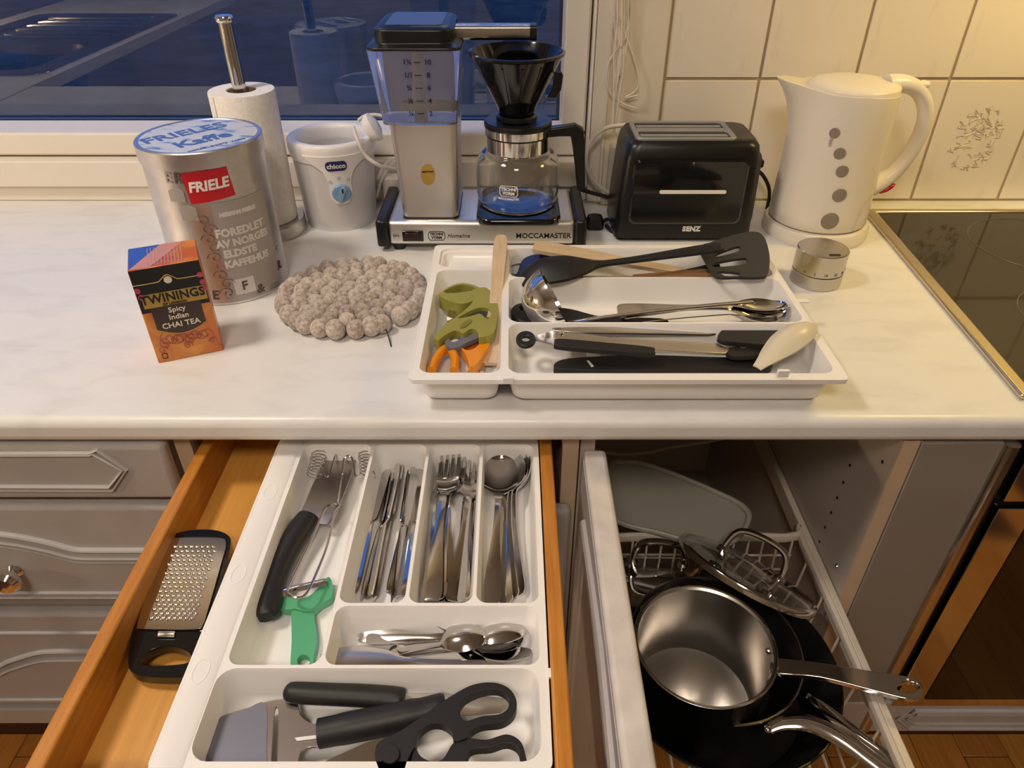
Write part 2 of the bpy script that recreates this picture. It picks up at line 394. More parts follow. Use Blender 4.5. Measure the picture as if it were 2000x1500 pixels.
obj('chimney', M().box(-.12, .05, .06, .12, .27, .93), steel_b, t, bevel=.003)
obj('hood_lamp', M().prism(rrect(-.16, -.06, .10, .06, .02), -.004, .0), glow('hood_glow', (1, .71, .22), LAMP_HOOD), t)

# ------------------------------------------------------------------ worktops, sink, cooktop
wt = tag(obj('worktop', M().box(-1.27, 0.0, -.031, 1.45, .622, 0), laminate, loc=R0, bevel=.010, seg=4), 'white marbled laminate worktop under the coffee maker', 'worktop')
tag(obj('worktop', M().holes(rrect(-1.95, -1.7, -1.272, .622, .003), [rrect(-1.80, -.55, -1.36, -.15, .05)], -.031, 0), laminate, loc=R0, bevel=.008, seg=3), 'white marbled laminate worktop holding the steel sink by the left wall', 'worktop')
sk = thing('kitchen_sink', 'stainless steel sink with ribbed drainer let into the side worktop', 'sink', (-1.30, -.10, 0))
obj('rim', M().holes(rrect(-.56, -1.05, 0, 0, .06), [rrect(-.49, -.44, -.07, -.06, .07), rrect(-.49, -.98, -.07, -.50, .03)], .0, .004), steel, sk, bevel=.0015)
bs = rrect(-.49, -.44, -.07, -.06, .07); bs2 = rrect(-.47, -.42, -.09, -.08, .07)
obj('basin', M().loft([[(x, y, .003) for x, y in bs], [(x, y, -.15) for x, y in bs2]], cap=False).add([(x, y, -.15) for x, y in bs2], [tuple(range(len(bs2)))]), steel, sk)
obj('drainer', M().box(-.49, -.98, .0, -.07, -.50, .0015), steel, sk)
for k in range(6):
    y = -.55-.075*k
    obj('drainer_rib', M().tube([(-.46, y, .001), (-.43, y, .004), (-.12, y, .004), (-.09, y, .001)], .006, 8), chrome, sk)
# cooktop
CK0 = W(1716, 428, z=.004); CK1 = W(2003, 762, z=.004)
def ckx(y): return CK0.x+(y-CK0.y)*(CK1.x-CK0.x)/(CK1.y-CK0.y)
yb, yf = .548, .035
ck = thing('cooktop', 'black ceramic glass cooktop with metal trim and faint rings', 'cooktop', (.85, .3, 0))
sh = lambda poly: [(x-.85, y-.3) for x, y in poly]
obj('glass_top', M().prism(sh([(ckx(yb)+.004, yb-.004), (1.19, yb-.004), (1.19, yf), (ckx(yf)+.004, yf)]), .0, .005), cook_glass, ck)
obj('metal_trim', M().prism(sh([(ckx(yb)-.012, yb+.010), (ckx(yb)+.004, yb-.002), (ckx(yf)+.004, yf), (ckx(yf)-.012, yf)]), .0, .0075), trimgold, ck, bevel=.0025)
obj('metal_trim', M().prism(sh([(ckx(yb)-.012, yb+.010), (1.20, yb+.010), (1.20, yb-.002), (ckx(yb)+.004, yb-.002)]), .0, .0075), trimgold, ck, bevel=.0025)
for cx, cy, r in ((.80, .42, .10), (.735, .20, .085), (1.03, .40, .085), (1.0, .17, .10)):
    obj('zone_ring', M().ring((cx-.85, cy-.3, .0049), r, .0010, 64, 6), ringm, ck)

# ------------------------------------------------------------------ base cabinets
YF = .002                              # plane of the closed fronts
def bead(path, r=.0045, off=0.0):
    P = [W(u, v, y=YF-.001) for u, v in path]
    return M().tube([(p.x, YF-.0005, p.z+off) for p in P], r, 8, flat=.7)
ca = thing('drawer_cabinet', 'grey painted cabinet with three closed moulded drawer fronts', 'cabinet', (-.70, .3, FZ+.18))
rel = lambda o, t: setattr(o, 'location', Vector((0, 0, CT))-Vector(t.location))
def part(name, m, mt, t, **k):
    o = obj(name, m, mt, t, **k); rel(o, t); return o
part('carcass', M().box(-1.02, .022, -.62, -.378, .60, -.034), carcass, ca)
def zz(v, u=150): return W(u, v, y=YF).z
fr = [(-.036, zz(976)), (zz(990), zz(1172)), (zz(1200), zz(1378)), (zz(1386), zz(1412))]
for k, (za, zb) in enumerate(fr):
    d = part('drawer_front' if k < 3 else 'bottom_rail', M().box(-1.02, YF, zb, -.3755, .020, za), grey_paint, ca, bevel=.006 if k < 3 else .003, seg=3)
    def sub(name, m, mt, **kk): return obj(name, m, mt, d, **kk)
    if k == 0:
        for s_, rr in ((0, .0035), (1, .003)):
            q = 7*s_
            sub('moulding', bead([(-330, 889-q*.4), (176, 888-q*.4), (182+q, 886-q), (240+q, 918), (214+q, 951+q), (-330, 949+q)], rr), grey_paint)
    if k == 1:
        for dv, rr in ((0, .005), (14, .0055), (24, .003)):
            sub('moulding', bead(cr([(-330, 1040+dv), (-60, 1040+dv), (20, 1045+dv), (90, 1058+dv), (140, 1071+dv), (175, 1074+dv), (300, 1074+dv)], 4), rr), grey_paint)
        for dv in (-20, -3): sub('moulding', bead([(-330, 1168+dv*.5), (240, 1168+dv*.5)], .003), grey_paint)
        kp = W(12, 1140, y=YF-.02)
        kb = sub('knob', M().lathe([(.0015, -.006), (.012, -.004), (.0165, .002), (.015, .008), (.007, .011), (.006, .016), (.010, .0205)], 18).map(lambda a, b, c: (kp.x+a, YF-.0215+c, kp.z+b)), chrome)
    if k == 2:
        sub('moulding', bead([(-330, 1236), (200, 1236)], .003), grey_paint)
        for dv, rr in ((0, .005), (16, .005)):
            sub('moulding', bead(cr([(-330, 1320+dv), (-40, 1306+dv), (20, 1290+dv), (70, 1275+dv), (110, 1271+dv), (220, 1271+dv)], 4), rr), grey_paint)
        for dv in (0,): sub('moulding', bead([(-330, 1366), (130, 1366)], .003), grey_paint)
struct(obj('baseboard_front', M().box(-1.27, .135, FZ, 1.45, .15, -.60), mat('plinth', (.05, .025, .015), .5), loc=R0))

cb = thing('drawer_cabinet', 'cabinet whose stained wooden cutlery drawer is pulled open', 'cabinet', (-.15, .3, FZ+.18))
part('side_panel', M().box(-.372, .022, -.62, -.354, .60, -.034), carcass, cb)
part('side_panel', M().box(.056, .022, -.62, .074, .60, -.034), carcass, cb)
part('edge_strip', M().box(-.372, .020, -.62, -.354, .0219, -.034), beige, cb)
part('edge_strip', M().box(.056, .020, -.62, .074, .0219, -.034), beige, cb)
part('back_panel', M().box(-.354, .59, -.62, .056, .60, -.034), carcass, cb)
part('lower_front', M().box(-.368, YF, -.60, .068, .020, -.135), grey_paint, cb, bevel=.006)
DX0, DX1, DB = -.345, .044, -.096
dr = part('drawer', M().box(DX0+.006, -.333, DB-.006, DX1-.006, .15, DB), wood_bot, cb)
obj('drawer_side', M().box(DX0, -.333, DB-.012, DX0+.0135, .155, -.050), wood_side, dr, bevel=.002)
obj('drawer_side', M().box(DX1-.0135, -.333, DB-.012, DX1, .155, -.050), wood_side, dr, bevel=.002)
obj('drawer_back', M().box(DX0+.0135, .143, DB, DX1-.0135, .155, -.055), wood_side, dr)
obj('drawer_front', M().box(-.368, -.354, -.125, .068, -.3335, -.0475), grey_paint, dr, bevel=.004)

cc = thing('pot_cabinet', 'open pot cabinet with its moulded door swung out', 'cabinet', (.26, .3, FZ+.18))
part('side_panel', M().box(.076, .022, -.62, .092, .60, -.034), carcass, cc)
rp_ = part('side_panel', M().box(.4215, .010, -.62, .4395, .60, -.034), carcass, cc)
obj('edge_strip', M().box(.4215, .0065, -.62, .4395, .0098, -.034), beige, rp_)
for u, v in [(1661, 909), (1648, 942), (1636, 972), (1624, 1001), (1612, 1030), (1601, 1058), (1724, 902)]:
    p = W(u, v, x=.4214)
    obj('shelf_hole', M().lathe([(.0022, 0), (.0022, .0006), (.0008, .0007)], 10).map(lambda a, b, c: (.4213-c, p.y+a, p.z+b)), black_ink, rp_)
for u, v in [(1634, 1106), (1552, 1049)]:
    p = W(u, v, x=.4214)
    obj('screw', M().lathe([(.0035, 0), (.003, .0015), (.0008, .002)], 12).map(lambda a, b, c: (.4213-c, p.y+a, p.z+b)), steel, rp_)
part('back_panel', M().box(.092, .585, -.62, .4215, .60, -.034), carcass, cc)
part('bottom_panel', M().box(.092, .15, -.62, .4215, .585, -.602), carcass, cc)
dx0, dx1 = .0785, .1035
dd = part('door', M().box(dx0, -.42, -.60, dx1, .016, -.052), door_white, cc, bevel=.005, seg=3)
obj('moulding', M().tube([(dx0-.0005, y, z) for y, z in [(-.05, -.10), (-.05, -.56), (-.40, -.56), (-.40, -.10), (-.32, -.085), (-.22, -.075), (-.14, -.085), (-.05, -.10)]], .006, 8), grey_paint, dd)
obj('moulding', M().tube([(dx0-.0005, y, z) for y, z in [(-.07, -.125), (-.07, -.54), (-.38, -.54), (-.38, -.125), (-.30, -.11), (-.22, -.10), (-.14, -.11), (-.07, -.125)]], .004, 8), grey_paint, dd)
obj('outer_face', M().box(dx0-.0012, -.418, -.597, dx0-.0002, .013, -.058), grey_paint, dd)
for z in (-.14, -.54): obj('hinge', M().box(.0925, .017, z, .101, .05, z+.03), steel, dd, bevel=.002)
# pull-out wire basket
bk = part('wire_basket', M().tube(cr([(.113, -.40, -.302), (.113, .09, -.302), (.135, .115, -.302), (.385, .115, -.302), (.408, .09, -.302), (.408, -.40, -.302)], 5), .0055, 8, flat=1.4), rackwhite, cc)
for k in range(14):
    x = .130+.0205*k
    obj('wire', M().tube(cr([(x, .113, -.304), (x, .108, -.35), (x, .10, -.398), (x, .07, -.405), (x, -.40, -.405)], 3), .0017, 6), rackwhite, bk)
for k in range(9):
    y = .08-.06*k
    obj('wire', M().tube(cr([(.113, y, -.304), (.116, y, -.35), (.12, y, -.395), (.135, y, -.409), (.385, y, -.409), (.40, y, -.395), (.405, y, -.35), (.408, y, -.304)], 3), .0017, 6), rackwhite, bk)
for z in (-.335, -.365): obj('wire', M().tube([(.12, .112, z), (.40, .112, z)], .0017, 6), rackwhite, bk)
obj('slide_rail', M().box(.4105, -.40, -.325, .4205, .50, -.295), rackwhite, bk, bevel=.002)
# oven to the right
ov = thing('oven', 'built-in steel oven with dark glass door beside the pot cabinet', 'oven', (.8, .3, FZ+.18))
part('filler_panel', M().box(.4405, .004, -.62, .5305, .3, -.034), mat('shaded_filler_grey', (.27, .24, .205), .45, bump=.05, bscale=700), ov, bevel=.001)  # filler grey darkened towards brown, shade on the panel put into its colour
part('edge_bar', M().tube([(.5365, .004, -.60), (.5365, .004, -.034)], .0085, 14), steel_b, ov)
part('body', M().box(.546, .015, -.55, 1.14, .58, -.034), bgloss, ov)
part('control_panel', M().box(.5575, .000, -.1175, 1.13, .0149, -.036), steel, ov, bevel=.001)
od = part('oven_door', M().box(.5575, .000, -.535, 1.13, .0149, -.129), steel, ov, bevel=.001)
obj('door_glass', M().box(.600, -.0015, -.515, 1.09, -.0002, -.1295), ovenglass, od)
obj('door_handle', M().tube(cr([(.66, -.001, -.15), (.66, -.035, -.15), (1.03, -.035, -.15), (1.03, -.001, -.15)], 4), .007, 10), steel, od)
of = part('oven_drawer_front', M().box(.47, YF, zz(1430, 1800), 1.14, .0149, zz(1373, 1800)), grey_paint, ov, bevel=.004)
P = [W(u, v, y=YF) for u, v in [(2400, 1386), (1785, 1386), (1752, 1402), (1775, 1420), (2400, 1420)]]
obj('moulding', M().tube([(p.x, YF, p.z) for p in P], .005, 8, flat=.7), grey_paint, of)
P = [W(u, v, y=YF) for u, v in [(2400, 1394), (1790, 1394), (1770, 1403), (1785, 1412), (2400, 1412)]]
obj('moulding', M().tube([(p.x, YF, p.z) for p in P], .0035, 8, flat=.7), grey_paint, of)

# ------------------------------------------------------------------ on the worktop: coffee tin
tc_ = (-.387, .316); r = .0735
t = thing('coffee_tin', 'tall round silver coffee tin with red label and blue printed lid', 'tin', (*tc_, 0))
obj('body', M().lathe([(.001, 0), (r-.001, 0), (r, .002), (r, .004), (r-.001, .006), (r-.001, .186), (.001, .186)], 64), tinm, t)
ld = obj('lid', M().lathe([(r+.0002, .180), (r+.0016, .180), (r+.0016, .1985), (r+.0005, .2), (r-.003, .2), (r-.004, .199), (.001, .199)], 64), tinm, t)
o = obj('lid_print', M().lathe([(.001, .1991), (r-.0042, .1991), (r-.0042, .1994), (.001, .1994)], 64), lidblue, ld)
ca_, sa_ = math.cos(.80), math.sin(.80)
def top(m, x, y, z): return m.map(lambda a, b, c: (x+a*ca_-b*sa_, y+a*sa_+b*ca_, z+c))
obj('lettering', top(text('FRIELES', .033, .0006), -.020, .008, .1996), inkblue, ld)
obj('lettering', top(text('Kaffe', .034, .0008), .012, -.020, .1996), inkblue, ld)
obj('lettering', top(text('NORGE · ELDSTE · KAFFE', .0065, .0001), .036, -.04, .1996), inkblue, ld)
a0 = .36; RB = r-.0008
lb = patch(-.0265, -.019, .0265, .019, 12, 1).map(lambda a, b, c: (a-.10*b+.0, b+.09*a, c))
lb = obj('label', wrap(lb, RB, a0, .1600, (0, 0)), red, t)
obj('lettering', wrap(text('FRIELE', .0165, .0006, .12).map(lambda a, b, c: (a, b+.06*a, c+.0007)), RB, a0, .1600), white_ink, lb)
obj('grey_panel', wrap(patch(-.012, .012, .062, .138, 18, 1), RB, a0+.12, 0), tingrey, t)
for st, z, sz, x in (('HERMAN FRIELE', .122, .0064, .018), ('FOREDLET', .0985, .0135, .017), ('AV NORGES', .0845, .0128, .018), ('ELDSTE', .0705, .0128, .010), ('KAFFEHUS', .0565, .0128, .017)):
    obj('lettering', wrap(text(st, sz, .0007).map(lambda a, b, c: (a+x, b, c+.0007)), RB, a0+.12, z), tinwhite, t)
obj('print_block', wrap(patch(-.013, -.011, .013, .011, 6, 1, .0006), RB, a0+.19, .024), tinwhite, t)
obj('lettering', wrap(text('F', .017, .0004).map(lambda a, b, c: (a, b, c+.001)), RB, a0+.19, .024), tindark, t)
for k, (a, z, ch) in enumerate(((a0-.35, .015, 'E'), (a0-.12, .012, 'S'), (a0+.45, .013, '&'), (a0+1.0, .055, 'Q'), (a0+1.0, .03, 'R'), (a0-.62, .170, 'E'), (a0-.45, .170, 'R'))):
    obj('lettering', wrap(text(ch, .018, .0003, .1).map(lambda p, q, c: (p, q, c+.0006)), RB, a, min(z, .172)), tingrey if k % 2 else tindark, t)
for k in range(9):          # scrolls of the printed ornament
    z0 = .118-.0125*k; m = M(); sg = 1 if k % 2 else -1
    pts = [(sg*.010*(1-q/14)*math.cos(q*.62)+.002*sg, .008*(1-q/14)*math.sin(q*.62), .0004) for q in range(13)]
    m.tube(pts, .00055, 4)
    obj('printed_scroll', wrap(m, RB, a0-.20+.012*k, z0), tindark if k != 5 else purple_ink, t)
for a, z, h in ((a0-.55, .150, .018), (a0-.42, .128, .020)):
    obj('printed_building', wrap(M().pad([(-.010, -h/2), (0, -h/2), (.010, -h/2), (.010, h/4), (0, h/2), (-.010, h/4)], 0, .0008), RB, a, z), tingrey, t)

# ------------------------------------------------------------------ tea box
tl = W(310, 710, z=0); tr = W(437, 684, z=0); ang = math.atan2(tr.y-tl.y, tr.x-tl.x); BW = (tr-tl).length; BD = .060; BH = .118
t = thing('tea_box', 'orange and black cardboard tea box wrapped in film', 'box', (tl.x, tl.y, 0), (0, 0, ang))
obj('carton', M().box(0, 0, 0, BW, BD, BH), orange_card, t, bevel=.0008, seg=1)
def face(m, z): return m.map(lambda a, b, c: (BW/2+a, -.0004-c, z+b))
h = BW/2-.0004
obj('black_band', face(patch(-h, -.026, h, .026), BH-.0262), black_ink, t)
obj('gold_line', face(M().tube(cr([(-h, 0, .0007), (-.012, 0, .0007), (-.007, .0025, .0007), (0, .007, .0007), (.007, .0025, .0007), (.012, 0, .0007), (h, 0, .0007)], 4), .0006, 4), BH-.0175), gold_ink, t)
obj('crest', face(M().lathe([(.001, .0004), (.0042, .0004), (.0042, .0010), (.001, .0010)], 16), BH-.0165), cream_ink, t)
gb = obj('gold_band', face(patch(-h+.004, -.0085, h-.001, .0085, 1, 1, .0006), BH-.0385), gold_ink, t)
obj('lettering', face(text('TWININGS', .0132, .0003, 0, .0003, 1.04).map(lambda a, b, c: (a, b*1.1, c+.0010)), BH-.0370), black_ink, gb)
obj('lettering', face(text('OF LONDON', .0042, .0001).map(lambda a, b, c: (a, b, c+.0010)), BH-.0450), black_ink, gb)
bl = obj('black_shield', face(M().prism([(-.026, .018), (-.026, -.009)]+[(-.026+.052*k/10, -.009-.0085*math.sin(PI*k/10)) for k in range(1, 10)]+[(.026, -.009), (.026, .018)], -.0002, .0005), BH-.0655), mat('shield_brown', (.05, .03, .025), .35), t)
obj('gold_curve', face(M().tube([(-.027+.054*k/12, -.009-.0095*math.sin(PI*k/12), .0006) for k in range(13)], .0006, 4), BH-.0660), gold_ink, bl)
for st, z, sz in (('Spicy', BH-.0530, .0088), ('Indian', BH-.0620, .0088), ('CHAI TEA', BH-.0720, .0092)):
    obj('lettering', face(text(st, sz, .00012).map(lambda a, b, c: (a, b, c+.0009)), z), cream_ink, bl)
m = M()
for k in range(13):
    cx = -.027+.0045*k; cz = .012+.011*abs(math.sin(k*.52))+.002*(k % 3); rr = .0055+.002*(k % 3)
    m.tube([(cx+rr*(1-q/16)*math.cos(q*.6+k), cz+rr*(1-q/16)*math.sin(q*.6+k), .0003) for q in range(14)], .0004, 4)
o = obj('paisley_print', m.map(lambda a, b, c: (BW/2+a, -.0003-c, b+.004)), purple_ink, t); o['kind'] = 'stuff'
for x, z in ((-.033, .094), (-.031, .086), (.033, .101), (.034, .092), (.035, .084)):
    obj('printed_flower', M().lathe([(.0008, .0006), (.0036, .0006), (.0036, .0011), (.0008, .0011)], 7).map(lambda a, b, c: (min(max(BW/2+x+a, .0004), BW-.0004), -.0004-c, z+b)), pink_ink, t)
obj('recycling_mark', M().holes(rrect(.006, .005, .012, .012, .001), [rrect(.0068, .0058, .0112, .0112, .0008)], 0, .0003).map(lambda a, b, c: (a, -.0004-c, b)), black_ink, t)
obj('blue_corner', M().add([(.001, .001, BH+.0004), (.034, BD-.001, BH+.0004), (.001, BD-.001, BH+.0004)], [(0, 1, 2)]), mat('blue_print', (.035, .10, .45), .3), t)
obj('pink_band', M().add([(.001, .001, BH+.0004), (.022, .001, BH+.0004), (.060, BD-.001, BH+.0004), (.034, BD-.001, BH+.0004)], [(0, 1, 2, 3)]), mat('salmon_print', (.60, .26, .20), .3), t)
for k in range(11):
    obj('printed_line', M().box(.020+.0035*k, .004, BH+.0004, .0208+.0035*k, BD-.008, BH+.0007), mat('fine_print', (.50, .30, .32), .4) if k == 0 else bpy.data.materials['fine_print'], t)

# ------------------------------------------------------------------ paper towel and holder
hc = (-.384, .487)
t = thing('paper_towel_holder', 'brushed steel paper towel stand with a tall rod', 'holder', (*hc, 0))
obj('base', M().lathe([(.001, 0), (.0565, 0), (.057, .002), (.057, .020), (.055, .022), (.001, .022)], 48), steel_b, t)
obj('rod', M().tube([(0, 0, .02), (-.004, .002, .300)], .0096, 20), steel, t)
obj('rod_cap', M().lathe([(.001, 0), (.0108, 0), (.0120, .002), (.0120, .006), (.0108, .008), (.001, .0085)], 28), chrome, t, loc=(-.004, .002, .299))
t = thing('paper_towel_roll', 'white quilted paper towel roll on a steel rod stand', 'paper roll', (hc[0], hc[1], .0225))
obj('paper', M().lathe([(.021, 0), (.0455, 0), (.046, .002), (.046, .188), (.0453, .190), (.021, .190)], 64, closed=True), paper, t)
obj('core_tube', M().lathe([(.0195, .001), (.0207, .001), (.0207, .189), (.0195, .189)], 40, closed=True), cardbrown, t)
obj('loose_edge', M().loft([[(.0463*math.sin(a), -.0463*math.cos(a), .001), (.0472*math.sin(a), -.0472*math.cos(a), .001), (.0472*math.sin(a), -.0472*math.cos(a), .188), (.0463*math.sin(a), -.0463*math.cos(a), .188)] for a in [-.95+.06*k for k in range(6)]]), paper, t)

# ------------------------------------------------------------------ bottle warmer
bc = (-.2785, .536)
t = thing('bottle_warmer', 'white electric bottle warmer with light blue dial and oval badge', 'bottle warmer', (*bc, 0))
prof = [(.001, .0), (.052, 0), (.055, .003), (.0575, .03), (.0595, .06), (.0615, .09), (.063, .112), (.0655, .122), (.066, .129), (.0645, .134), (.060, .1355), (.054, .134), (.051, .128), (.0495, .09), (.048, .078), (.001, .077)]
obj('body', M().lathe(cr(prof, 3), 56), mat('warmer_grey', (.60, .58, .565), .35), t)
obj('rim_collar', M().lathe(cr([(.0635, .108), (.0645, .110), (.0664, .121), (.0669, .129), (.0652, .1352), (.060, .1368), (.0535, .1352), (.0502, .128), (.0500, .115), (.0525, .112)], 3), 56, closed=True), mat('collar_white', (.84, .81, .78), .28), t)
obj('water_bowl', M().lathe([(.001, .0775), (.030, .0775), (.033, .0785), (.034, .0795), (.001, .0795)], 32), mat('bowl_grey', (.5, .48, .46), .3), t)
fa = .30
sp = [(-.050, .122), (-.036, .110), (-.022, .098), (-.0165, .080), (-.0165, .062), (-.010, .049), (0, .0455), (.010, .049), (.0165, .062), (.0165, .080), (.022, .098), (.036, .110), (.050, .122)]
def cone(m, a, dz=0, off=0):      # wrap onto the tapered warmer wall
    def rr(z): return .0553+z*.075 if z < .105 else .0632+(z-.105)*.16
    return m.map(lambda x, y, d: ((rr(y+dz)+d+off)*math.sin(a+x/.061), -(rr(y+dz)+d+off)*math.cos(a+x/.061), y+dz))
m = M(); L_ = cr(sp[:7], 5); Rr = [(-x, z) for x, z in L_]
rings = [[(x0+(x1-x0)*k/14, z, .0026) for k in range(15)]+[(x1+(x0-x1)*k/14, z, -.002) for k in range(15)] for (x0, z), (x1, _) in zip(L_[:-1], Rr[:-1])]
fp = obj('front_panel', cone(m.loft(rings), fa), mat('panel_white', (.84, .81, .78), .25), t)
dl = obj('dial', cone(M().lathe([(.001, 0), (.0135, 0), (.0135, .004), (.012, .0055), (.001, .006)], 28), fa, .0655, .0026), lightblue, t)
obj('dial_grip', cone(M().prism([(x*math.cos(-.35)-y*math.sin(-.35), x*math.sin(-.35)+y*math.cos(-.35)) for x, y in rrect(-.003, -.011, .003, .011, .0028)], .005, .010), fa, .0655, .0026), mat('dial_grip_blue', (.30, .45, .62), .4), dl)
obj('dial_mark', cone(M().prism([(.0012+x, .006+y) for x, y in rrect(-.001, -.0035, .001, .0035, .0009)], .0098, .0106), fa, .0655, .0026), black_ink, dl)
bd = obj('badge', cone(M().pad(rrect(-.0145, -.0075, .0145, .0075, .006), 0, .0016), fa-.04, .1075, .0022), badgeblue, t)
obj('lettering', cone(text('chicco', .0098, .0003).map(lambda a, b, c: (a, b, c+.0021)), fa-.04, .1075, .0022), white_ink, bd)
for x, z in ((-.0135, .083), (-.001, .0885), (.0125, .085)):
    obj('dial_symbol', cone(M().ring((x, 0, 0), .0022, .0004, 12, 4), fa, z, .0030), lightblue, t)
pg = thing('power_plug', 'white round plug with cord hung over the bottle warmer rim', 'plug', (bc[0]+.052, bc[1]-.008, .1365))
def pth(L_, zoff=None): return [(x-(bc[0]+.052), y-(bc[1]-.008), z-.1365) for x, y, z in L_]
obj('plug_body', M().loft([[(x*s_, y*s_*.9, z) for x, y in circ(0, 0, .019, 20)] for s_, z in ((.25, .0015), (.75, .004), (1, .012), (1, .017), (.5, .0225))]).map(lambda a, b, c: (a*.55+c*.9, b, c*.5-a*1.0)), wplastic, pg, loc=(.004, -.004, .006))
p1 = [W(u, v, y=.548) for u, v in [(700, 235), (715, 226), (740, 225), (765, 236), (800, 262)]]
obj('cord', M().tube(cr(pth(p1), 5), .0028, 8), cordwhite, pg)
p2 = [W(690, 248, y=.50), W(699, 275, y=.478), W(715, 305, y=.475), W(745, 325, y=.48), W(780, 332, y=.54), W(800, 335, y=.56)]
obj('cord', M().tube(cr(pth(p2), 5), .0028, 8), cordwhite, pg)
sb = thing('wall_socket_block', 'white socket block behind the steel coffee tower', 'socket', (-.185, .585, 0))
part('block', M().prism(rrect(-.215, .572, -.155, .597, .008), .0, .055), cordwhite, sb, bevel=.004)
for pts in ([(735, 385), (748, 345), (770, 318), (790, 325)], [(738, 350), (752, 322), (778, 308), (800, 330)]):
    part('cord', M().tube(cr([W(u, v, y=.568) for u, v in pts], 6), .0025, 8), cordwhite, sb)

# ------------------------------------------------------------------ coffee maker
cm = thing('coffee_maker', 'silver drip coffee maker with clear water reservoir on a tall tower', 'coffee maker', (-.046, .47, 0))
BX0, BX1, BY0, BY1 = -.200, .110, .408, .545
part('base', M().box(BX0+.0165, BY0, .010, BX1-.0165, BY1, .047), alu, cm, bevel=.007, seg=4)
for x0, x1 in ((BX0, BX0+.0170), (BX1-.0170, BX1)):
    part('end_cap', M().box(x0, BY0-.004, .008, x1, BY1+.003, .050), bplastic, cm, bevel=.004)
for x, y in ((BX0+.03, BY0+.015), (BX1-.03, BY0+.015), (BX0+.03, BY1-.02), (BX1-.03, BY1-.02)):
    part('foot', M().lathe([(.009, 0), (.010, .003), (.010, .011), (.008, .011)], 16, x, y), bplastic, cm)
def rr3(x0, y0, x1, y1, r_, z): return [(x, y, z) for x, y in rrect(x0, y0, x1, y1, r_)]
part('tower', M().loft([rr3(-.1605, .420, -.079, .530, .010, .0465), rr3(-.169, .420, -.0755, .532, .010, .183)]), alu, cm, sharp=50)
part('tower_seam', M().loft([rr3(-.1615, .419, -.078, .531, .010, .0472), rr3(-.1615, .419, -.078, .531, .010, .0492)]), bplastic, cm)
def shellbox(b0, b1, z0, z1, wl, r_):
    e = lambda b, d: (b[0]+d, b[1]+d, b[2]-d, b[3]-d)
    return M().loft([rr3(*e(b0, wl), r_, z0+wl), rr3(*b0, r_, z0), rr3(*b1, r_, z1), rr3(*e(b1, wl), r_, z1)], cap=False).add(rr3(*b0, r_, z0), [tuple(range(24))]).join(M().loft([rr3(*e(b0, wl), r_, z0+wl), rr3(*e(b1, wl), r_, z1)], cap=False)).add(rr3(*e(b0, wl), r_, z0+wl), [tuple(range(24))])
rs = part('reservoir', shellbox((-.1765, .414, -.0745, .540), (-.1885, .410, -.0655, .552), .1835, .277, .0022, .012), clearpl, cm, sharp=50)
obj('inlet_pipe', M().tube([(-.128, .49, .186), (-.128, .49, .274)], .009, 14), mat('frosted_pipe', (.6, .58, .58), .3, trans=.5), rs)
obj('inner_float', M().lathe([(.022, .196), (.023, .196), (.023, .206), (.022, .206)], 28, -.120, .485, closed=True, sx=1.5), mat('float_grey', (.30, .26, .25), .5), rs)
for k, (a, b_, z) in enumerate((('1¼', '10', .264), ('1/1', '8', .248), ('¾', '6', .232), ('½', '4', .2155), ('¼', '2', .199))):
    y = .4098+(.277-z)*.0428; x0 = -.1215
    for st, x in ((a, -.0135), (b_, .0125)): obj('lettering', front(text(st, .0092, .0001), x0+x, y-.0004, z), black_ink, rs)
    obj('scale_mark', front(patch(-.0045, -.0004, .0045, .0004), x0-.001, y-.0004, z), black_ink, rs)
lid = part('reservoir_lid', M().loft([rr3(-.1885, .409, -.0655, .553, .016, .2772), rr3(-.1885, .409, -.0655, .553, .016, .2805), rr3(-.178, .417, -.076, .547, .018, .2845), rr3(-.178, .417, -.076, .547, .018, .300), rr3(-.172, .423, -.082, .541, .016, .3035)]), bplastic, cm, bevel=.001, sharp=30)
obj('lid_top', M().prism(rrect(-.164, .431, -.090, .533, .006), .3034, .3048), mat('lid_satin', (.05, .05, .055), .18), lid, bevel=.0006)
arm = part('outlet_arm', M().loft([[(x, y, z) for y, z in rrect(.470, .279, .498, .297, .004)] for x in (-.076, .024)]), steel_b, cm, sharp=40)
obj('arm_end', M().loft([[(x, y, z) for y, z in rrect(.4695, .2785, .4985, .2975, .004)] for x in (.0242, .033)]), bplastic, arm)
part('hot_plate', M().prism(rrect(-.052, .392, .071, .527, .022, 6), .0465, .0565), bgloss, cm, bevel=.003)
st_ = part('quality_seal', front(M().lathe([(.001, -.0003), (.0105, -.0003), (.0105, .0004), (.001, .0004)], 24, sy=1.45), -.1195, .4195, .113), mat('gold_foil', (.62, .42, .10), .3, .8), cm)
obj('lettering', front(text('approved', .0042, .0001), -.1195, .4185, .118), black_ink, st_)
sw = part('power_switch', M().box(-.162, .4055, .017, -.131, .4085, .033), bgloss, cm, bevel=.001)
obj('switch_rocker', M().box(-.158, .4035, .019, -.135, .4056, .031), mat('rocker', (.03, .008, .006), .2), sw, bevel=.001)
for s_, x, sz, bo, shr in (('ON', -.1715, .0058, 0, 0), ('Homeline', -.0795, .0085, 0, .35), ('MOCCAMASTER', .0465, .0112, .00015, 0)):
    part('lettering', front(text(s_, sz, bo, shr), x, .4077, .025), black_ink, cm)
lg = part('logo', front(M().holes([(-.0125, -.004), (-.010, -.0072), (.010, -.0072), (.0125, -.004), (.0125, .004), (.010, .0072), (-.010, .0072), (-.0125, .004)], [[(-.0116, -.0036), (-.0095, -.0064), (.0095, -.0064), (.0116, -.0036), (.0116, .0036), (.0095, .0064), (-.0095, .0064), (-.0116, .0036)]], -.0002, .0003), -.1115, .4077, .025), black_ink, cm)
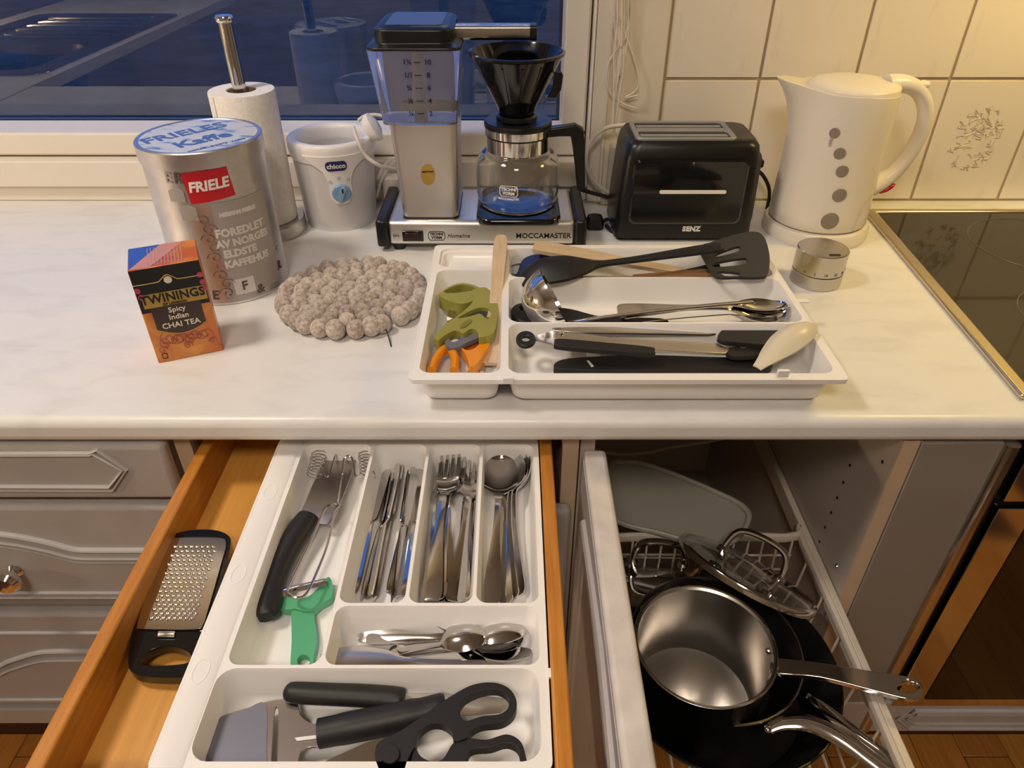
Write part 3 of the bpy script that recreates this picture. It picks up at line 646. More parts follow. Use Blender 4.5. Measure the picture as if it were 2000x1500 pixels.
obj('lettering', front(text('TECHNI', .0055, .0002), -.1115, .4077, .0278), black_ink, lg)
obj('lettering', front(text('VORM', .0055, .0002), -.1115, .4077, .0222), black_ink, lg)
# glass carafe
cf = thing('glass_carafe', 'glass coffee carafe with black handle and chrome band', 'carafe', (.0085, .462, .0568))
po = [(.001, 0), (.050, 0), (.056, .003), (.0598, .012), (.0612, .025), (.0612, .048), (.0590, .066), (.051, .0765), (.0445, .080), (.0440, .098)]
pi_ = [(.0423, .098), (.0428, .081), (.0492, .0750), (.057, .0648), (.0592, .048), (.0592, .025), (.0578, .013), (.0545, .0050), (.049, .0022), (.001, .0022)]
obj('glass_body', M().lathe(cr(po, 3)+cr(pi_, 3), 56), glass_m, cf, sharp=60)
obj('chrome_band', M().lathe([(.0446, .081), (.0456, .081), (.0456, .1005), (.0446, .1005)], 48, closed=True), chrome, cf)
cl = obj('carafe_lid', M().lathe([(.001, .1008), (.0462, .1008), (.0475, .103), (.0475, .114), (.0485, .1155), (.0485, .119), (.046, .121), (.018, .1185), (.001, .1185)], 48), bplastic, cf)
obj('lid_band', M().lathe([(.0476, .1035), (.0481, .1035), (.0481, .1135), (.0476, .1135)], 48, closed=True), chrome, cl)
hp = [(.040, -.001, .104), (.058, -.001, .106), (.078, -.002, .108), (.0845, -.002, .104), (.0875, -.002, .085), (.091, -.002, .055), (.0945, -.002, .022)]
m = M(); rings = []
for i, (x, y, z) in enumerate(hp):
    a = [0, 0, -.35, -1.0, -1.40, -1.42, -1.42][i]; n_ = (-math.sin(a), math.cos(a)); wd = [.006, .0065, .0085, .0105, .0085, .007, .006][i]
    rings.append([(x+n_[0]*u*wd, y+v_*.0085, z+n_[1]*u*wd) for u, v_ in rrect(-1, -1, 1, 1, .3, 3)])
obj('handle', m.loft(rings), bplastic, cf, bevel=.0012, sharp=50)
lo = obj('logo', wrap(M().holes([(-.0135, -.0045), (-.011, -.008), (.011, -.008), (.0135, -.0045), (.0135, .0045), (.011, .008), (-.011, .008), (-.0135, .0045)], [[(-.0124, -.004), (-.0103, -.007), (.0103, -.007), (.0124, -.004), (.0124, .004), (.0103, .007), (-.0103, .007), (-.0124, .004)]], 0, .0004), .0616, -.22, .038), white_ink, cf)
obj('lettering', wrap(text('TECHNI', .0062, .0002), .0618, -.22, .041), white_ink, lo)
obj('lettering', wrap(text('VORM', .0062, .0002), .0618, -.22, .035), white_ink, lo)
obj('lettering', wrap(text('MOCCAMASTER', .0042, .0001), .0620, -.22, .027), white_ink, lo)
obj('lettering', wrap(text('TYPE WARE', .0085, .0002).map(lambda a, b, c: (-a, b, c)), .0595, PI+.1, .052), black_ink, cf)
# filter cone
fc = thing('filter_holder', 'black cone filter holder standing on the glass carafe', 'filter holder', (.0065, .464, .1762))
obj('cone', M().lathe([(.001, .0), (.019, 0), (.021, .004), (.024, .012), (.0625, .0865), (.0655, .088), (.0655, .091), (.0625, .092), (.0605, .0885), (.022, .014), (.001, .013)], 56), bgloss, fc)
obj('collar', M().lathe([(.023, .003), (.029, .003), (.029, .007), (.025, .009)], 32, closed=True), bplastic, fc)
obj('grip', M().loft([[(x, y, z) for x, y in rrect(.044+d, -.030, .056+d, -.022, .002, 2)] for d, z in ((-.002, .038), (.004, .048), (.006, .066), (.004, .070))]), bplastic, fc)
for a in (-1.9, -1.45, -1.0):
    obj('rib', M().tube([(.026*math.cos(a), .026*math.sin(a), .016), (.0595*math.cos(a), .0595*math.sin(a), .080)], .0014, 6), bgloss, fc)

# ------------------------------------------------------------------ toaster
tx0, tx1, ty0, ty1 = .157, .365, .442, .562
ts = thing('toaster', 'black two-slot toaster with grey slot frame and white line', 'toaster', (.26, .50, 0))
part('body', M().loft([rr3(tx0, ty0, tx1, ty1, .012, .006), rr3(tx0+.002, ty0+.001, tx1-.001, ty1-.001, .014, .06), rr3(tx0+.006, ty0+.003, tx1-.004, ty1-.004, .016, .125), rr3(tx0+.009, ty0+.006, tx1-.006, ty1-.007, .018, .142), rr3(tx0+.014, ty0+.012, tx1-.012, ty1-.012, .018, .150)]), bplastic, ts, sharp=50)
for x in (tx0+.03, tx1-.03):
    for y in (ty0+.02, ty1-.02): part('foot', M().lathe([(.008, 0), (.009, .007)], 14, x, y), bplastic, ts)
fp = part('front_plate', M().loft([[(x, ty0-.0012-.0005+.02*(z-.07)*.3, z) for x, z in rrect(tx0+.018, .030, tx1-.022, .128, .010)], [(x, ty0-.004+.02*(z-.07)*.3, z) for x, z in rrect(tx0+.021, .033, tx1-.025, .125, .009)]]), bgloss, ts, sharp=30)
obj('white_line', front(M().prism(rrect(-.049, -.0027, .049, .0027, .0026), -.0003, .0006), .2655, ty0-.0045, .081), white_ink, fp)
part('lettering', front(text('SENZ', .0105, .0006, 0, .0003, 1.1), .2725, ty0-.0008, .0215), white_ink, ts)
sf = part('slot_frame', M().holes(rrect(.178, .456, .324, .545, .010), [rrect(.185, .462, .316, .493, .004), rrect(.185, .507, .316, .538, .004)], .1485, .1535), slotgrey, ts, bevel=.001)
for y0_, y1_ in ((.462, .493), (.507, .538)):
    obj('slot', M().box(.185, y0_, .1500, .316, y1_, .1506), black_ink, sf)
    obj('bread_guide', M().box(.187, y0_+.010, .1506, .314, y0_+.021, .1516), slotgrey, sf)
part('side_panel', M().loft([[(tx1-.0045-(z-.03)*.03, y, z) for y, z in rrect(ty0+.014, .02, ty1-.014, .132, .01)], [(tx1+.003-(z-.03)*.03, y, z) for y, z in rrect(ty0+.018, .024, ty1-.018, .128, .01)]]), smokebrown, ts)
part('lever', M().box(tx1+.001, .49, .098, tx1+.016, .512, .110), bplastic, ts, bevel=.003)

# ------------------------------------------------------------------ kettle on its base
kc = (.478, .487)
t = thing('kettle_base', 'round white power base under the white kettle', 'kettle base', (*kc, 0))
obj('plate', M().lathe([(.001, 0), (.077, 0), (.0785, .003), (.0785, .017), (.076, .021), (.030, .0225), (.001, .0225)], 56), kettlewhite, t)
kt = thing('electric_kettle', 'white plastic electric kettle with five round level windows', 'kettle', (*kc, .0232))
m = M(); rings = []; n = 64
for z, rb, spt in ((0, .070, 0), (.002, .0725, 0), (.02, .0725, 0), (.05, .0715, 0), (.09, .0705, .0), (.12, .0700, .002), (.145, .0700, .006), (.165, .0700, .014), (.180, .0695, .024), (.190, .069, .034), (.194, .0685, .037)):
    ring = []
    for k in range(n):
        a = 2*PI*k/n; ax = abs((a-PI+PI) % (2*PI)-PI); dl_ = abs(a-PI)
        rr = rb+spt*bell(dl_, 0, .42); tilt = .012*bell(dl_, 0, .5)*(z/.194)**3
        ring.append((rr*math.cos(a)*1.0, rr*math.sin(a)*.97, z+tilt-(.006*(z/.194)**3)*max(0, math.cos(a))))
    rings.append(ring)
topr = rings[-1]
rings.append([(x*.965, y*.965, z) for x, y, z in topr]); rings.append([(x*.95, y*.95, z-.006) for x, y, z in topr])
rings.append([(x*.05, y*.05, .185) for x, y, z in topr])
obj('body', m.loft(rings), kettlewhite, kt, sharp=60)
ldk = obj('lid', M().loft([[(x*s_*1.0+.006, y*s_, z) for x, y in circ(0, 0, .062, 48)] for s_, z in ((1, .182), (1, .1955), (.97, .1985), (.8, .2015), (.45, .2035), (.02, .2042))]), kettlewhite, kt, sharp=60)
hp = [(.052, 0, .196), (.075, 0, .197), (.098, 0, .188), (.116, 0, .166), (.122, 0, .138), (.117, 0, .106), (.105, 0, .078), (.088, 0, .058), (.066, 0, .046)]
hp = cr(hp, 5); nh = len(hp)
obj('handle', M().tube(hp, [.0125+.004*bell(i/nh, 0, .15)+.006*bell(i/nh, 1, .15) for i in range(nh)], 16, flat=.85), kettlewhite, kt, sharp=70)
obj('thumb_button', M().ell((.103, 0, .196), .010, .008, .006), kettlewhite, kt)
obj('power_switch', M().ell((.094, -.006, .047), .011, .006, .0045, 14, 8).map(lambda x, y, z: (x, y, z+(x-.094)*.6)), redsw, kt)
obj('foot_panel', M().tube(cr([(.030, -.0660, .004), (.034, -.0650, .025), (.043, -.0590, .045), (.058, -.0440, .058)], 5), .0007, 5), mat('panel_seam', (.5, .44, .36), .5), kt)
for u, v, rp in ((1632, 262, 10.5), (1640, 300, 12), (1644, 334, 13), (1638, 380, 15), (1619, 430, 19)):
    p = W(u, v, y=kc[1]-.066); rr = rp*.00068; dx = p.x-kc[0]; zz_ = p.z-.0232
    rw = .0733 if zz_ < .03 else .0733-.0022*(zz_-.03)/.06 if zz_ < .09 else .0711; a = math.asin(max(-.9, min(.9, dx/rw)))
    obj('level_window', wrap(M().lathe([(.0005, .0002), (rr, .0002), (rr*.93, .0010), (.0005, .0012)], 24), rw-.0008, a, zz_).map(lambda x, y, z: (x, y*.97-.0002, z)), windowgrey, kt)
obj('lettering', wrap(text('MAX', .006, .0001).map(lambda a, b, c: (b, -a, c)), .0708, math.asin((W(1625, 280, y=.42).x-kc[0])/.071), W(1625, 280, y=.42).z-.0232).map(lambda x, y, z: (x, y*.975, z)), mat('pale_print', (.45, .40, .34), .5), kt)

# ------------------------------------------------------------------ kitchen timer
t = thing('kitchen_timer', 'small brushed steel cylinder kitchen timer beside the kettle', 'timer', (.4215, .313, 0))
obj('timer_base', M().lathe([(.001, 0), (.0325, 0), (.0335, .001), (.0335, .0185), (.033, .019), (.001, .019)], 48), steel_b, t)
tp = obj('dial', M().lathe([(.001, .0196), (.033, .0196), (.0335, .0202), (.0335, .0495), (.0325, .0505), (.001, .0505)], 48), steel_b, t)
obj('pointer_slot', M().prism(rrect(-.001, -.027, .014, -.021, .002), .0504, .0508), black_ink, tp)
for k in range(-3, 4):
    obj('lettering', wrap(text(str((k+3)*5), .0052, .0001), .0336, .42*k+.35, .0245), mat('etched', (.16, .14, .13), .5) if k == -3 else bpy.data.materials['etched'], tp)

# ------------------------------------------------------------------ felt trivet
t = thing('felt_trivet', 'round beige trivet made of wool felt balls', 'trivet', (-.208, .250, 0))
b0 = None
for R_, n in ((.0885, 28), (.0695, 22), (.0505, 16), (.0315, 10), (.0115, 4)):
    for k in range(n):
        a = 2*PI*k/n+R_*40+random.uniform(-.05, .05)
        if b0 is None: o = b0 = obj('felt_ball', M().ell((0, 0, 0), .0118, .0118, .0128, 18, 11), felt_m, t)
        else: o = b0.copy(); COL.objects.link(o)
        s_ = random.uniform(.96, 1.04)
        o.location = (R_*math.cos(a), R_*math.sin(a), .0124*s_); o.scale = (s_, s_, s_); o.rotation_euler = (0, 0, random.random()*6)
p0 = W(752, 640, z=.012); p1_ = W(757, 652, z=.006); p2_ = W(764, 677, z=.001)
obj('loose_thread', M().tube(cr([(p.x+.208, p.y-.250, p.z) for p in (p0, p1_, p2_)], 4), .0008, 5), black_ink, t)

# ------------------------------------------------------------------ cords by the window
t = thing('cable_bundle', 'tangle of thin pale cords hanging beside the window', 'cords', (.165, .59, .03))
for k in range(7):
    uu = 1208+random.uniform(-14, 26)
    pts = [(uu+random.uniform(-8, 10), -140), (uu+random.uniform(-10, 10), 40), (1205+random.uniform(-12, 30), 110), (1203+random.uniform(-6, 6), 195), (1199+random.uniform(-3, 3), 250)]
    part('cord', M().tube(cr([W(u, v, y=.592-.002*(k % 4)) for u, v in pts], 6), .0011, 6), cordclear, t)
for pts in ([(1232, -60), (1225, 60), (1190, 120), (1187, 170), (1205, 196)], [(1200, 10), (1240, 120), (1246, 170), (1222, 190), (1246, 186)], [(1205, 196), (1222, 205), (1245, 212)]):
    part('cord', M().tube(cr([W(u, v, y=.590) for u, v in pts], 6), .0011, 6), cordclear, t)
part('clear_sleeve', M().prism(rrect(.158, .577, .190, .597, .006), .020, .105), mat('cloudy_plastic', (.80, .76, .70), .25, trans=.35), t, bevel=.003)
t = thing('white_cable', 'thick white cable looping behind the toaster', 'cord', (.16, .575, 0))
part('cord', M().tube(cr([W(u, v, y=.572) for u, v in [(1240, 246), (1215, 245), (1180, 252), (1152, 280), (1146, 320), (1160, 352), (1185, 374), (1215, 386)]], 6), .0032, 10), cordwhite, t)
t = thing('black_power_cord', 'black power cord with plug lying left of the toaster', 'cord', (.13, .50, 0))
part('cord', M().tube(cr([W(1120, 366, y=.56), W(1150, 375, y=.56), W(1180, 383, y=.56), W(1215, 392, y=.56)], 6), .0032, 10), cordblack, t)
pc = W(1162, 452, z=.0)
part('plug', M().loft([[(pc.x+x*s_, pc.y+.012+y*s_, z) for x, y in rrect(-.014, -.011, .014, .011, .005)] for s_, z in ((.8, .0), (1, .004), (1, .014), (.75, .021), (.3, .024))]), bplastic, t)
part('cord', M().tube(cr([W(1172, 436, z=.008), W(1188, 428, z=.012), W(1202, 437, z=.012), W(1196, 450, z=.006), W(1184, 440, z=.006)], 6), .0030, 8), cordblack, t)
t = thing('black_toaster_cord', 'black cord curling between toaster and kettle', 'cord', (.40, .57, 0))
part('cord', M().tube(cr([W(1470, 330, y=.572), W(1488, 340, y=.572), W(1502, 368, y=.572), W(1500, 398, y=.575), W(1487, 418, y=.575), (.372, .575, .006), (.35, .575, .004)], 6), .0030, 8), cordblack, t)

# ------------------------------------------------------------------ trays
def tray_mesh(outer, comps, zr, zf, wall=.0016, taper=.006):
    m = M().holes(rrect(*outer, .007), [rrect(x0, y0, x1, y1, rr) for x0, y0, x1, y1, rr, _ in comps], zr-.0025, zr)
    for x0, y0, x1, y1, rr, zb in comps:
        zb = zf if zb is None else zb
        def ring(d, z, x0=x0, y0=y0, x1=x1, y1=y1, rr=rr): return [(x, y, z) for x, y in rrect(x0+d, y0+d, x1-d, y1-d, max(rr-d*.3, .003))]
        inn = [ring(0, zr-.0003), ring(.001, zr-.003), ring(taper*.7, zb+.010), ring(taper, zb+.004), ring(taper+.005, zb)]
        out = [ring(taper+.005-wall, zb-wall), ring(taper-wall, zb+.003), ring(taper*.7-wall, zb+.010), ring(.001-wall, zr-.003), ring(-wall, zr-.0003)]
        nr = len(inn[0]); m.loft(inn, cap=False); m.add(inn[-1], [tuple(range(nr))]); m.loft(out, cap=False); m.add(out[0], [tuple(reversed(range(nr)))])
    return m
def plate(outline, hl, zf, th, smooth=True, n=5, dz=0):
    """flat piece traced on its real resting plane: zf(u, v) is the height above the worktop"""
    if not callable(zf):
        z_ = zf; zf = lambda u, v: z_
    o = cr(outline, n, True) if smooth else outline; H = [cr(h_, n, True) if smooth else h_ for h_ in hl]
    m = M().holes(o, H, -1, 0); 
    def fn(u, v, c):
        p = W(u, v, z=zf(u, v)); return (p.x, p.y, p.z+c*th)
    return m.map(fn)
def flat(name, label, cat, parts, base, group=None):
    """thing made of traced pieces; parts = (name, mesh, material, bevel)"""
    c = W(base[0], base[1], z=base[2]); t = thing(name, label, cat, tuple(c), group=group)
    for nm, m, mt, bv in parts: part(nm, m, mt, t, bevel=bv, seg=4 if bv > .004 else 2)
    return t
def z6(pts, ou, ov, k): return [(ou+x/k, ov+y/k) for x, y in pts]

ut = thing('utensil_tray', 'white plastic utensil tray full of cooking tools on the worktop', 'tray', (.12, .175, 0))
part('tray_body', tray_mesh((-.106, .014, .345, .338), [(-.097, .027, -.012, .262, .012, None), (-.097, .272, -.012, .328, .012, .028), (-.004, .2425, .337, .328, .014, None), (-.004, .1295, .338, .2395, .014, None), (-.004, .026, .336, .1265, .014, None)], .042, .0035), traywhite, ut, sharp=40)
part('rim_lip', M().loft([[(x, y, z) for x, y in rrect(-.1065+d, .0135+d, .3455-d, .3385-d, .007)] for d, z in ((0, .037), (0, .0423), (.0018, .0423), (.0018, .037))], closed=True), traywhite, ut)
for u, v in ((993, 742), (1529, 728)):
    p = W(u, v, y=.0125); part('clip_tab', M().box(p.x-.006, .010, p.z-.004, p.x+.006, .0138, p.z+.004), traywhite, ut, bevel=.0008)
p = W(1578, 587, z=.039); part('clip_tab', M().box(.3445, p.y-.004, .0375, .362, p.y+.004, .0395), traywhite, ut, bevel=.0005)

# tools in the long left compartment
L = .30
sp_ = sheet(L, [(0, .015, .004, 0), (.03, .0175, .004, 0), (.2, .0165, .004, 0), (.36, .010, .004, 0), (.5, .0095, .004, 0), (.85, .0115, .004, 0), (.97, .010, .004, 0), (1, .005, .004, 0)], 5, .007)
o = tag(obj('wooden_spatula', sp_, woodpale, bevel=.0015), 'pale wooden spatula with rounded handle jutting over the tray rim', 'spatula'); place2(o, W(958, 712, z=.012), W(979, 462, z=.064), L)
K = (820, 540, 7.5); zt = lambda u, v: .034+.00002*(740-v)
gt = [('frame', plate(z6([(780, 190), (960, 160), (1080, 270), (1140, 420), (1130, 640), (1070, 830), (880, 890), (855, 830), (800, 770), (730, 770), (640, 830), (570, 800), (500, 790), (350, 870), (270, 930), (200, 880), (270, 800), (400, 670), (520, 600), (640, 510), (750, 400), (790, 310), (760, 250)], *K), [z6([(560, 610), (700, 520), (850, 460), (980, 460), (1045, 510), (1020, 600), (960, 605), (880, 545), (760, 575)], *K)], zt, .012), olive, .0018),
      ('thumb_loop', plate(z6([(280, 250), (420, 150), (600, 95), (760, 115), (880, 170), (860, 260), (780, 350), (620, 395), (440, 360), (320, 300)], *K), [z6([(350, 222), (480, 150), (620, 118), (740, 140), (840, 188), (640, 225), (450, 242)], *K)], lambda u, v: .036, .018), olive, .0018),
      ('grey_inset', plate(z6([(540, 640), (700, 500), (860, 440), (1000, 440), (1070, 520), (1030, 640), (800, 620)], *K), [], lambda u, v: zt(u, v)-.005, .004), bgrey, .0005),
      ('grey_jaw', plate(z6([(360, 900), (400, 830), (540, 780), (680, 800), (760, 740), (830, 770), (875, 840), (860, 890), (700, 960), (570, 1030), (450, 1045), (370, 980)], *K), [z6([(430, 890), (470, 835), (520, 840), (595, 895), (540, 945), (470, 955)], *K)], lambda u, v: zt(u, v)-.006, .006), mat('grey_jaw_plastic', (.16, .16, .19), .45), .001),
      ('pivot', plate(z6([(590, 740), (640, 670), (740, 625), (760, 650), (700, 710), (620, 750)], *K), [], lambda u, v: zt(u, v)+.0012, .002), mat('olive_dark', (.20, .19, .03), .5), 0),
      ('steel_tip', plate(z6([(395, 640), (430, 480), (475, 430), (500, 470), (510, 590), (470, 620)], *K), [], .024, .003), steel, 0)]
flat('green_opener', 'olive green plastic opener with grey jaw lying on the orange scissors', 'opener', gt, (900, 640, .012))
zo = .020
lp = [W(u, v, z=.021) for u, v in z6([(520, 1090), (440, 1050), (350, 1080), (270, 1170), (200, 1290), (170, 1390)], *K)]
lp2 = [W(u, v, z=.021) for u, v in z6([(440, 1050), (500, 1150), (515, 1260), (500, 1390)], *K)]
sc = [('handle_loop', M().tube(cr(lp, 5), .0052, 10, flat=1.2), orange_pl, 0), ('handle_loop', M().tube(cr(lp2, 5), .0050, 10, flat=1.2), orange_pl, 0),
      ('handle_grip', plate(z6([(600, 1040), (700, 1080), (800, 1050), (900, 960), (960, 900), (1020, 950), (1010, 1020), (940, 1120), (850, 1260), (740, 1320), (700, 1220), (660, 1120)], *K), [], .026, .012), orange_pl, .003),
      ('handle_inside', plate(z6([(590, 1020), (700, 960), (890, 870), (900, 940), (800, 1040), (690, 1085)], *K), [], .022, .006), mat('orange_shade_part', (.45, .07, .006), .4), .001)]
for q, (xa, xb) in enumerate(((690, 730), (760, 800), (830, 870), (900, 960))):
    sc.append(('blade', plate(z6([(xa, 1240), (xb, 1200), (xb-20, 1385), (xa-20, 1385)], *K), [], .014, .003, False), steel if q % 2 else woodpale, 0))
flat('scissors', 'orange handled scissors under the olive opener', 'scissors', sc[:4]+[s_ for s_ in sc[4:] if s_[2] is steel], (920, 690, .010))
tag(flat('wooden_stick', 'thin pale wooden stick beside the orange scissors', 'stick', [s_ for s_ in sc[4:] if s_[2] is not steel][:1], (915, 710, .010)), 'thin pale wooden stick beside the orange scissors', 'stick')

# top compartment
K7 = (1000, 440, 5.0); K4 = (1200, 430, 4.1667)
flat('blue_spatula', 'dark blue silicone spatula with acacia wood handle under the black spoon', 'spatula',
     [('spatula_head', plate(z6([(45, 560), (60, 440), (110, 330), (220, 285), (360, 290), (470, 330), (560, 420), (600, 560)], *K7), [], lambda u, v: .020+(555-v)*.00025, .007), blue_sil, .002),
      ('ferrule', M().tube([W(1112, 545, z=.024), W(1215, 546, z=.024), W(1275, 545, z=.024)], .0042, 10), steel, 0),
      ('wooden_handle', M().tube([W(1236, 545, z=.026), W(1300, 543, z=.029), W(1385, 538, z=.033), W(1404, 536, z=.033)], [.006, .0085, .0095, .008], 14), corkwood, 0)], (1100, 545, .010))
L = .28
o = tag(obj('wooden_spatula', sheet(L, [(0, .011, .004, 0), (.03, .0165, .004, 0), (.25, .0165, .004, 0), (.5, .011, .004, 0), (.98, .009, .004, 0), (1, .006, .004, 0)], 5, .006), woodpale, bevel=.0015), 'flat pale wooden spatula behind the black serving spoon', 'spatula')
place2(o, W(1042, 482, z=.050), W(1405, 545, z=.022), L)
L = .30
sm = sheet(L, [(0, .008, .006, -.002), (.03, .021, .010, -.010), (.12, .032, .014, -.019), (.24, .032, .014, -.018), (.34, .019, .014, -.008), (.41, .0072, .014, -.003), (.6, .0072, .012, -.003), (.85, .0115, .011, -.004), (.97, .012, .010, -.004), (1, .006, .010, -.001)], 9, .004)
t = thing('serving_spoon', 'black nylon serving spoon lying bowl down in the tray', 'spoon', (0, 0, 0))
obj('spoon_body', sm, bmatte, t); obj('hanging_hole', M().lathe([(.001, 0), (.0062, 0), (.0056, .0012), (.001, .0012)], 20, sx=1.25).map(lambda x, y, z: (x+.278, y, z+.0140)), black_ink, t)
place2(t, W(1014, 556, z=.026), W(1412, 492, z=.068), L)
zs = lambda u, v: .050+(545-v)*.00016
flat('slotted_turner', 'black nylon slotted turner leaning over the tray edge', 'turner',
     [('turner_head', plate(z6([(700, 240), (760, 190), (900, 140), (1030, 105), (1140, 92), (1210, 125), (1250, 220), (1265, 330), (1245, 440), (1180, 462), (1000, 462), (850, 462), (790, 420), (740, 330)], *K4),
        [z6(q, *K4) for q in ([(840, 296), (842, 268), (1000, 212), (1024, 228), (1008, 254)], [(815, 380), (828, 344), (1050, 306), (1078, 330), (1058, 360)], [(846, 446), (852, 416), (1000, 424), (1022, 440), (1002, 456)])], zs, .0035), mat('turner_grey', (.035, .034, .036), .55), .001),
      ('handle', M().tube([W(1405, 520, z=.043), W(1340, 533, z=.033), W(1230, 548, z=.024), W(1120, 552, z=.018)], [.009, .0075, .007, .008], 10, flat=.5), bmatte, 0)], (1440, 540, .012))
t = thing('wire_hook', 'thin bent wire ring at the end of the blue spatula', 'wire', tuple(W(1000, 530, z=.010)))
part('wire', M().tube(cr([W(1016, 515, z=.022), W(1002, 518, z=.022), W(994, 527, z=.02), (W(1000, 536, z=.018)), W(1012, 536, z=.018)], 4), .0008, 6), steel, t)

# middle compartment
K = K7
flat('black_handled_server', 'black handled kitchen tool with oval hanging hole under the ladle', 'utensil',
     [('handle', plate([(998, 612), (1003, 596), (1026, 590), (1060, 596), (1115, 602), (1180, 617), (1290, 620), (1290, 632), (1120, 636), (1050, 635), (1015, 626)], [circ(1024, 601, 7, 12, 5)], lambda u, v: .026-.00003*(u-1000), .012, n=4), bmatte, .0028)], (1100, 620, .008))
lc = W(1085, 585, z=.050)
t = thing('soup_ladle', 'shiny steel soup ladle standing on its rim in the tray', 'ladle', (lc.x, lc.y, .010))
hemi = [(.0405*math.sin(a), -.0405*math.cos(a)) for a in [PI/2*k/12 for k in range(13)]]; hin = [(.0393*math.sin(a), -.0393*math.cos(a)) for a in [PI/2*k/12 for k in range(12, -1, -1)]]
q = M().lathe([(max(r_, .0008), z) for r_, z in hemi+hin], 40)
ax = Vector((.80, .12, .42)).normalized(); rot = Vector((0, 0, 1)).rotation_difference(ax)
obj('bowl', q.map(lambda x, y, z: tuple(rot @ Vector((x, y, z)))), chrome, t, loc=(0, 0, lc.z-.010), sharp=60)
part('handle', M().tube(cr([W(1108, 632, z=.020), W(1125, 629, z=.023), W(1200, 617, z=.028), W(1350, 600, z=.036), W(1470, 590, z=.040)], 4), .0048, 10, flat=.45), steel, t)
LS = .24
serv = sheet(LS, [(0, .006, .006, .001), (.03, .018, .006, .006), (.12, .0255, .006, .011), (.22, .022, .007, .008), (.31, .010, .010, .002), (.38, .0055, .011, 0), (.6, .006, .009, 0), (.85, .011, .006, .0005), (.97, .012, .004, .0005), (1, .007, .003, 0)], 9, .0018)
GS = 'large steel serving spoons in the tray'
s0 = None
for hd, tl_, ro in (((1536, 600, .034), (1215, 622, .020), .25), ((1532, 612, .022), (1205, 608, .024), -.2), ((1515, 622, .014), (1250, 632, .014), .5)):
    o = obj('serving_spoon', serv, steel) if s0 is None else s0.copy()
    if s0 is None: s0 = o
    else: COL.objects.link(o)
    tag(o, {.25: 'large steel serving spoon lying topmost with its bowl beside the timer end', -.2: 'large steel serving spoon lying under another, its handle end showing', .5: 'large steel serving spoon lowest along the divider above the tongs'}[ro], 'spoon', GS); place2(o, W(hd[0], hd[1], z=hd[2]), W(tl_[0], tl_[1], z=tl_[2]), LS, ro)

# front compartment
zt2 = lambda u, v: .046-.00004*(u-1000)
flat('kitchen_tongs', 'steel kitchen tongs with black ring, grips and nylon tips', 'tongs',
     [('pull_ring', plate(circ(1027, 660, 19.5, 20, 15), [circ(1027, 660, 8, 16, 5.5)], .044, .005, n=2), bmatte, .0018),
      ('pull_tab', plate([(1046, 655), (1080, 646), (1080, 672), (1046, 664)], [], .042, .0015, False), steel_b, 0),
      ('arm', plate([(1078, 640), (1140, 638), (1390, 637), (1412, 642), (1408, 650), (1385, 653), (1125, 648), (1078, 645)], [], zt2, .003, False), steel_b, .0008),
      ('arm', plate([(1078, 645), (1125, 648), (1200, 660), (1320, 666), (1400, 670), (1426, 682), (1418, 690), (1280, 684), (1100, 672), (1078, 672)], [], lambda u, v: zt2(u, v)-.001, .003, False), steel_b, .0008),
      ('grip', plate([(1084, 668), (1092, 661), (1180, 668), (1270, 677), (1278, 684), (1272, 690), (1190, 684), (1092, 675)], [], lambda u, v: zt2(u, v)+.003, .006), bmatte, .0015),
      ('nylon_tip', plate([(1402, 655), (1420, 640), (1475, 633), (1530, 638), (1550, 645), (1530, 660), (1500, 672), (1440, 668), (1410, 664)], [], lambda u, v: .034, .006), bmatte, .0015),
      ('nylon_tip', plate([(1418, 682), (1440, 676), (1452, 680), (1470, 675), (1485, 679), (1505, 674), (1500, 686), (1470, 694), (1430, 694)], [], .028, .006), bmatte, .0012),
      ('rivet', plate(circ(1098, 647, 4, 10, 3), [], lambda u, v: zt2(u, v)+.0015, .002, False), chrome, 0)], (1250, 665, .010))
flat('black_handled_peeler', 'flat black handle with steel band in front of the tongs', 'utensil',
     [('handle', plate([(1086, 718), (1092, 704), (1140, 697), (1260, 693), (1400, 697), (1495, 698), (1510, 708), (1480, 718), (1300, 722), (1150, 722)], [], .018, .010), bmatte, .002),
      ('steel_band', plate([(1146, 697), (1143, 684), (1180, 685), (1230, 692), (1200, 698)], [], .017, .003, False), steel, 0),
      ('white_mark', plate([(1146, 704), (1150, 704), (1160, 715), (1155, 716)], [], .0188, .0008, False), white_ink, 0)], (1290, 708, .008))
L = .110
o = tag(obj('cream_spoon', sheet(L, [(0, .004, .006, -.001), (.07, .0120, .008, -.005), (.28, .0200, .011, -.011), (.52, .0205, .011, -.011), (.74, .0150, .009, -.007), (.90, .0090, .006, -.003), (1, .006, .004, -.001)], 9, .002), creampl), 'cream plastic spoon with its bowl turned down', 'spoon')
place2(o, W(1588, 640, z=.044), W(1478, 722, z=.024), L)

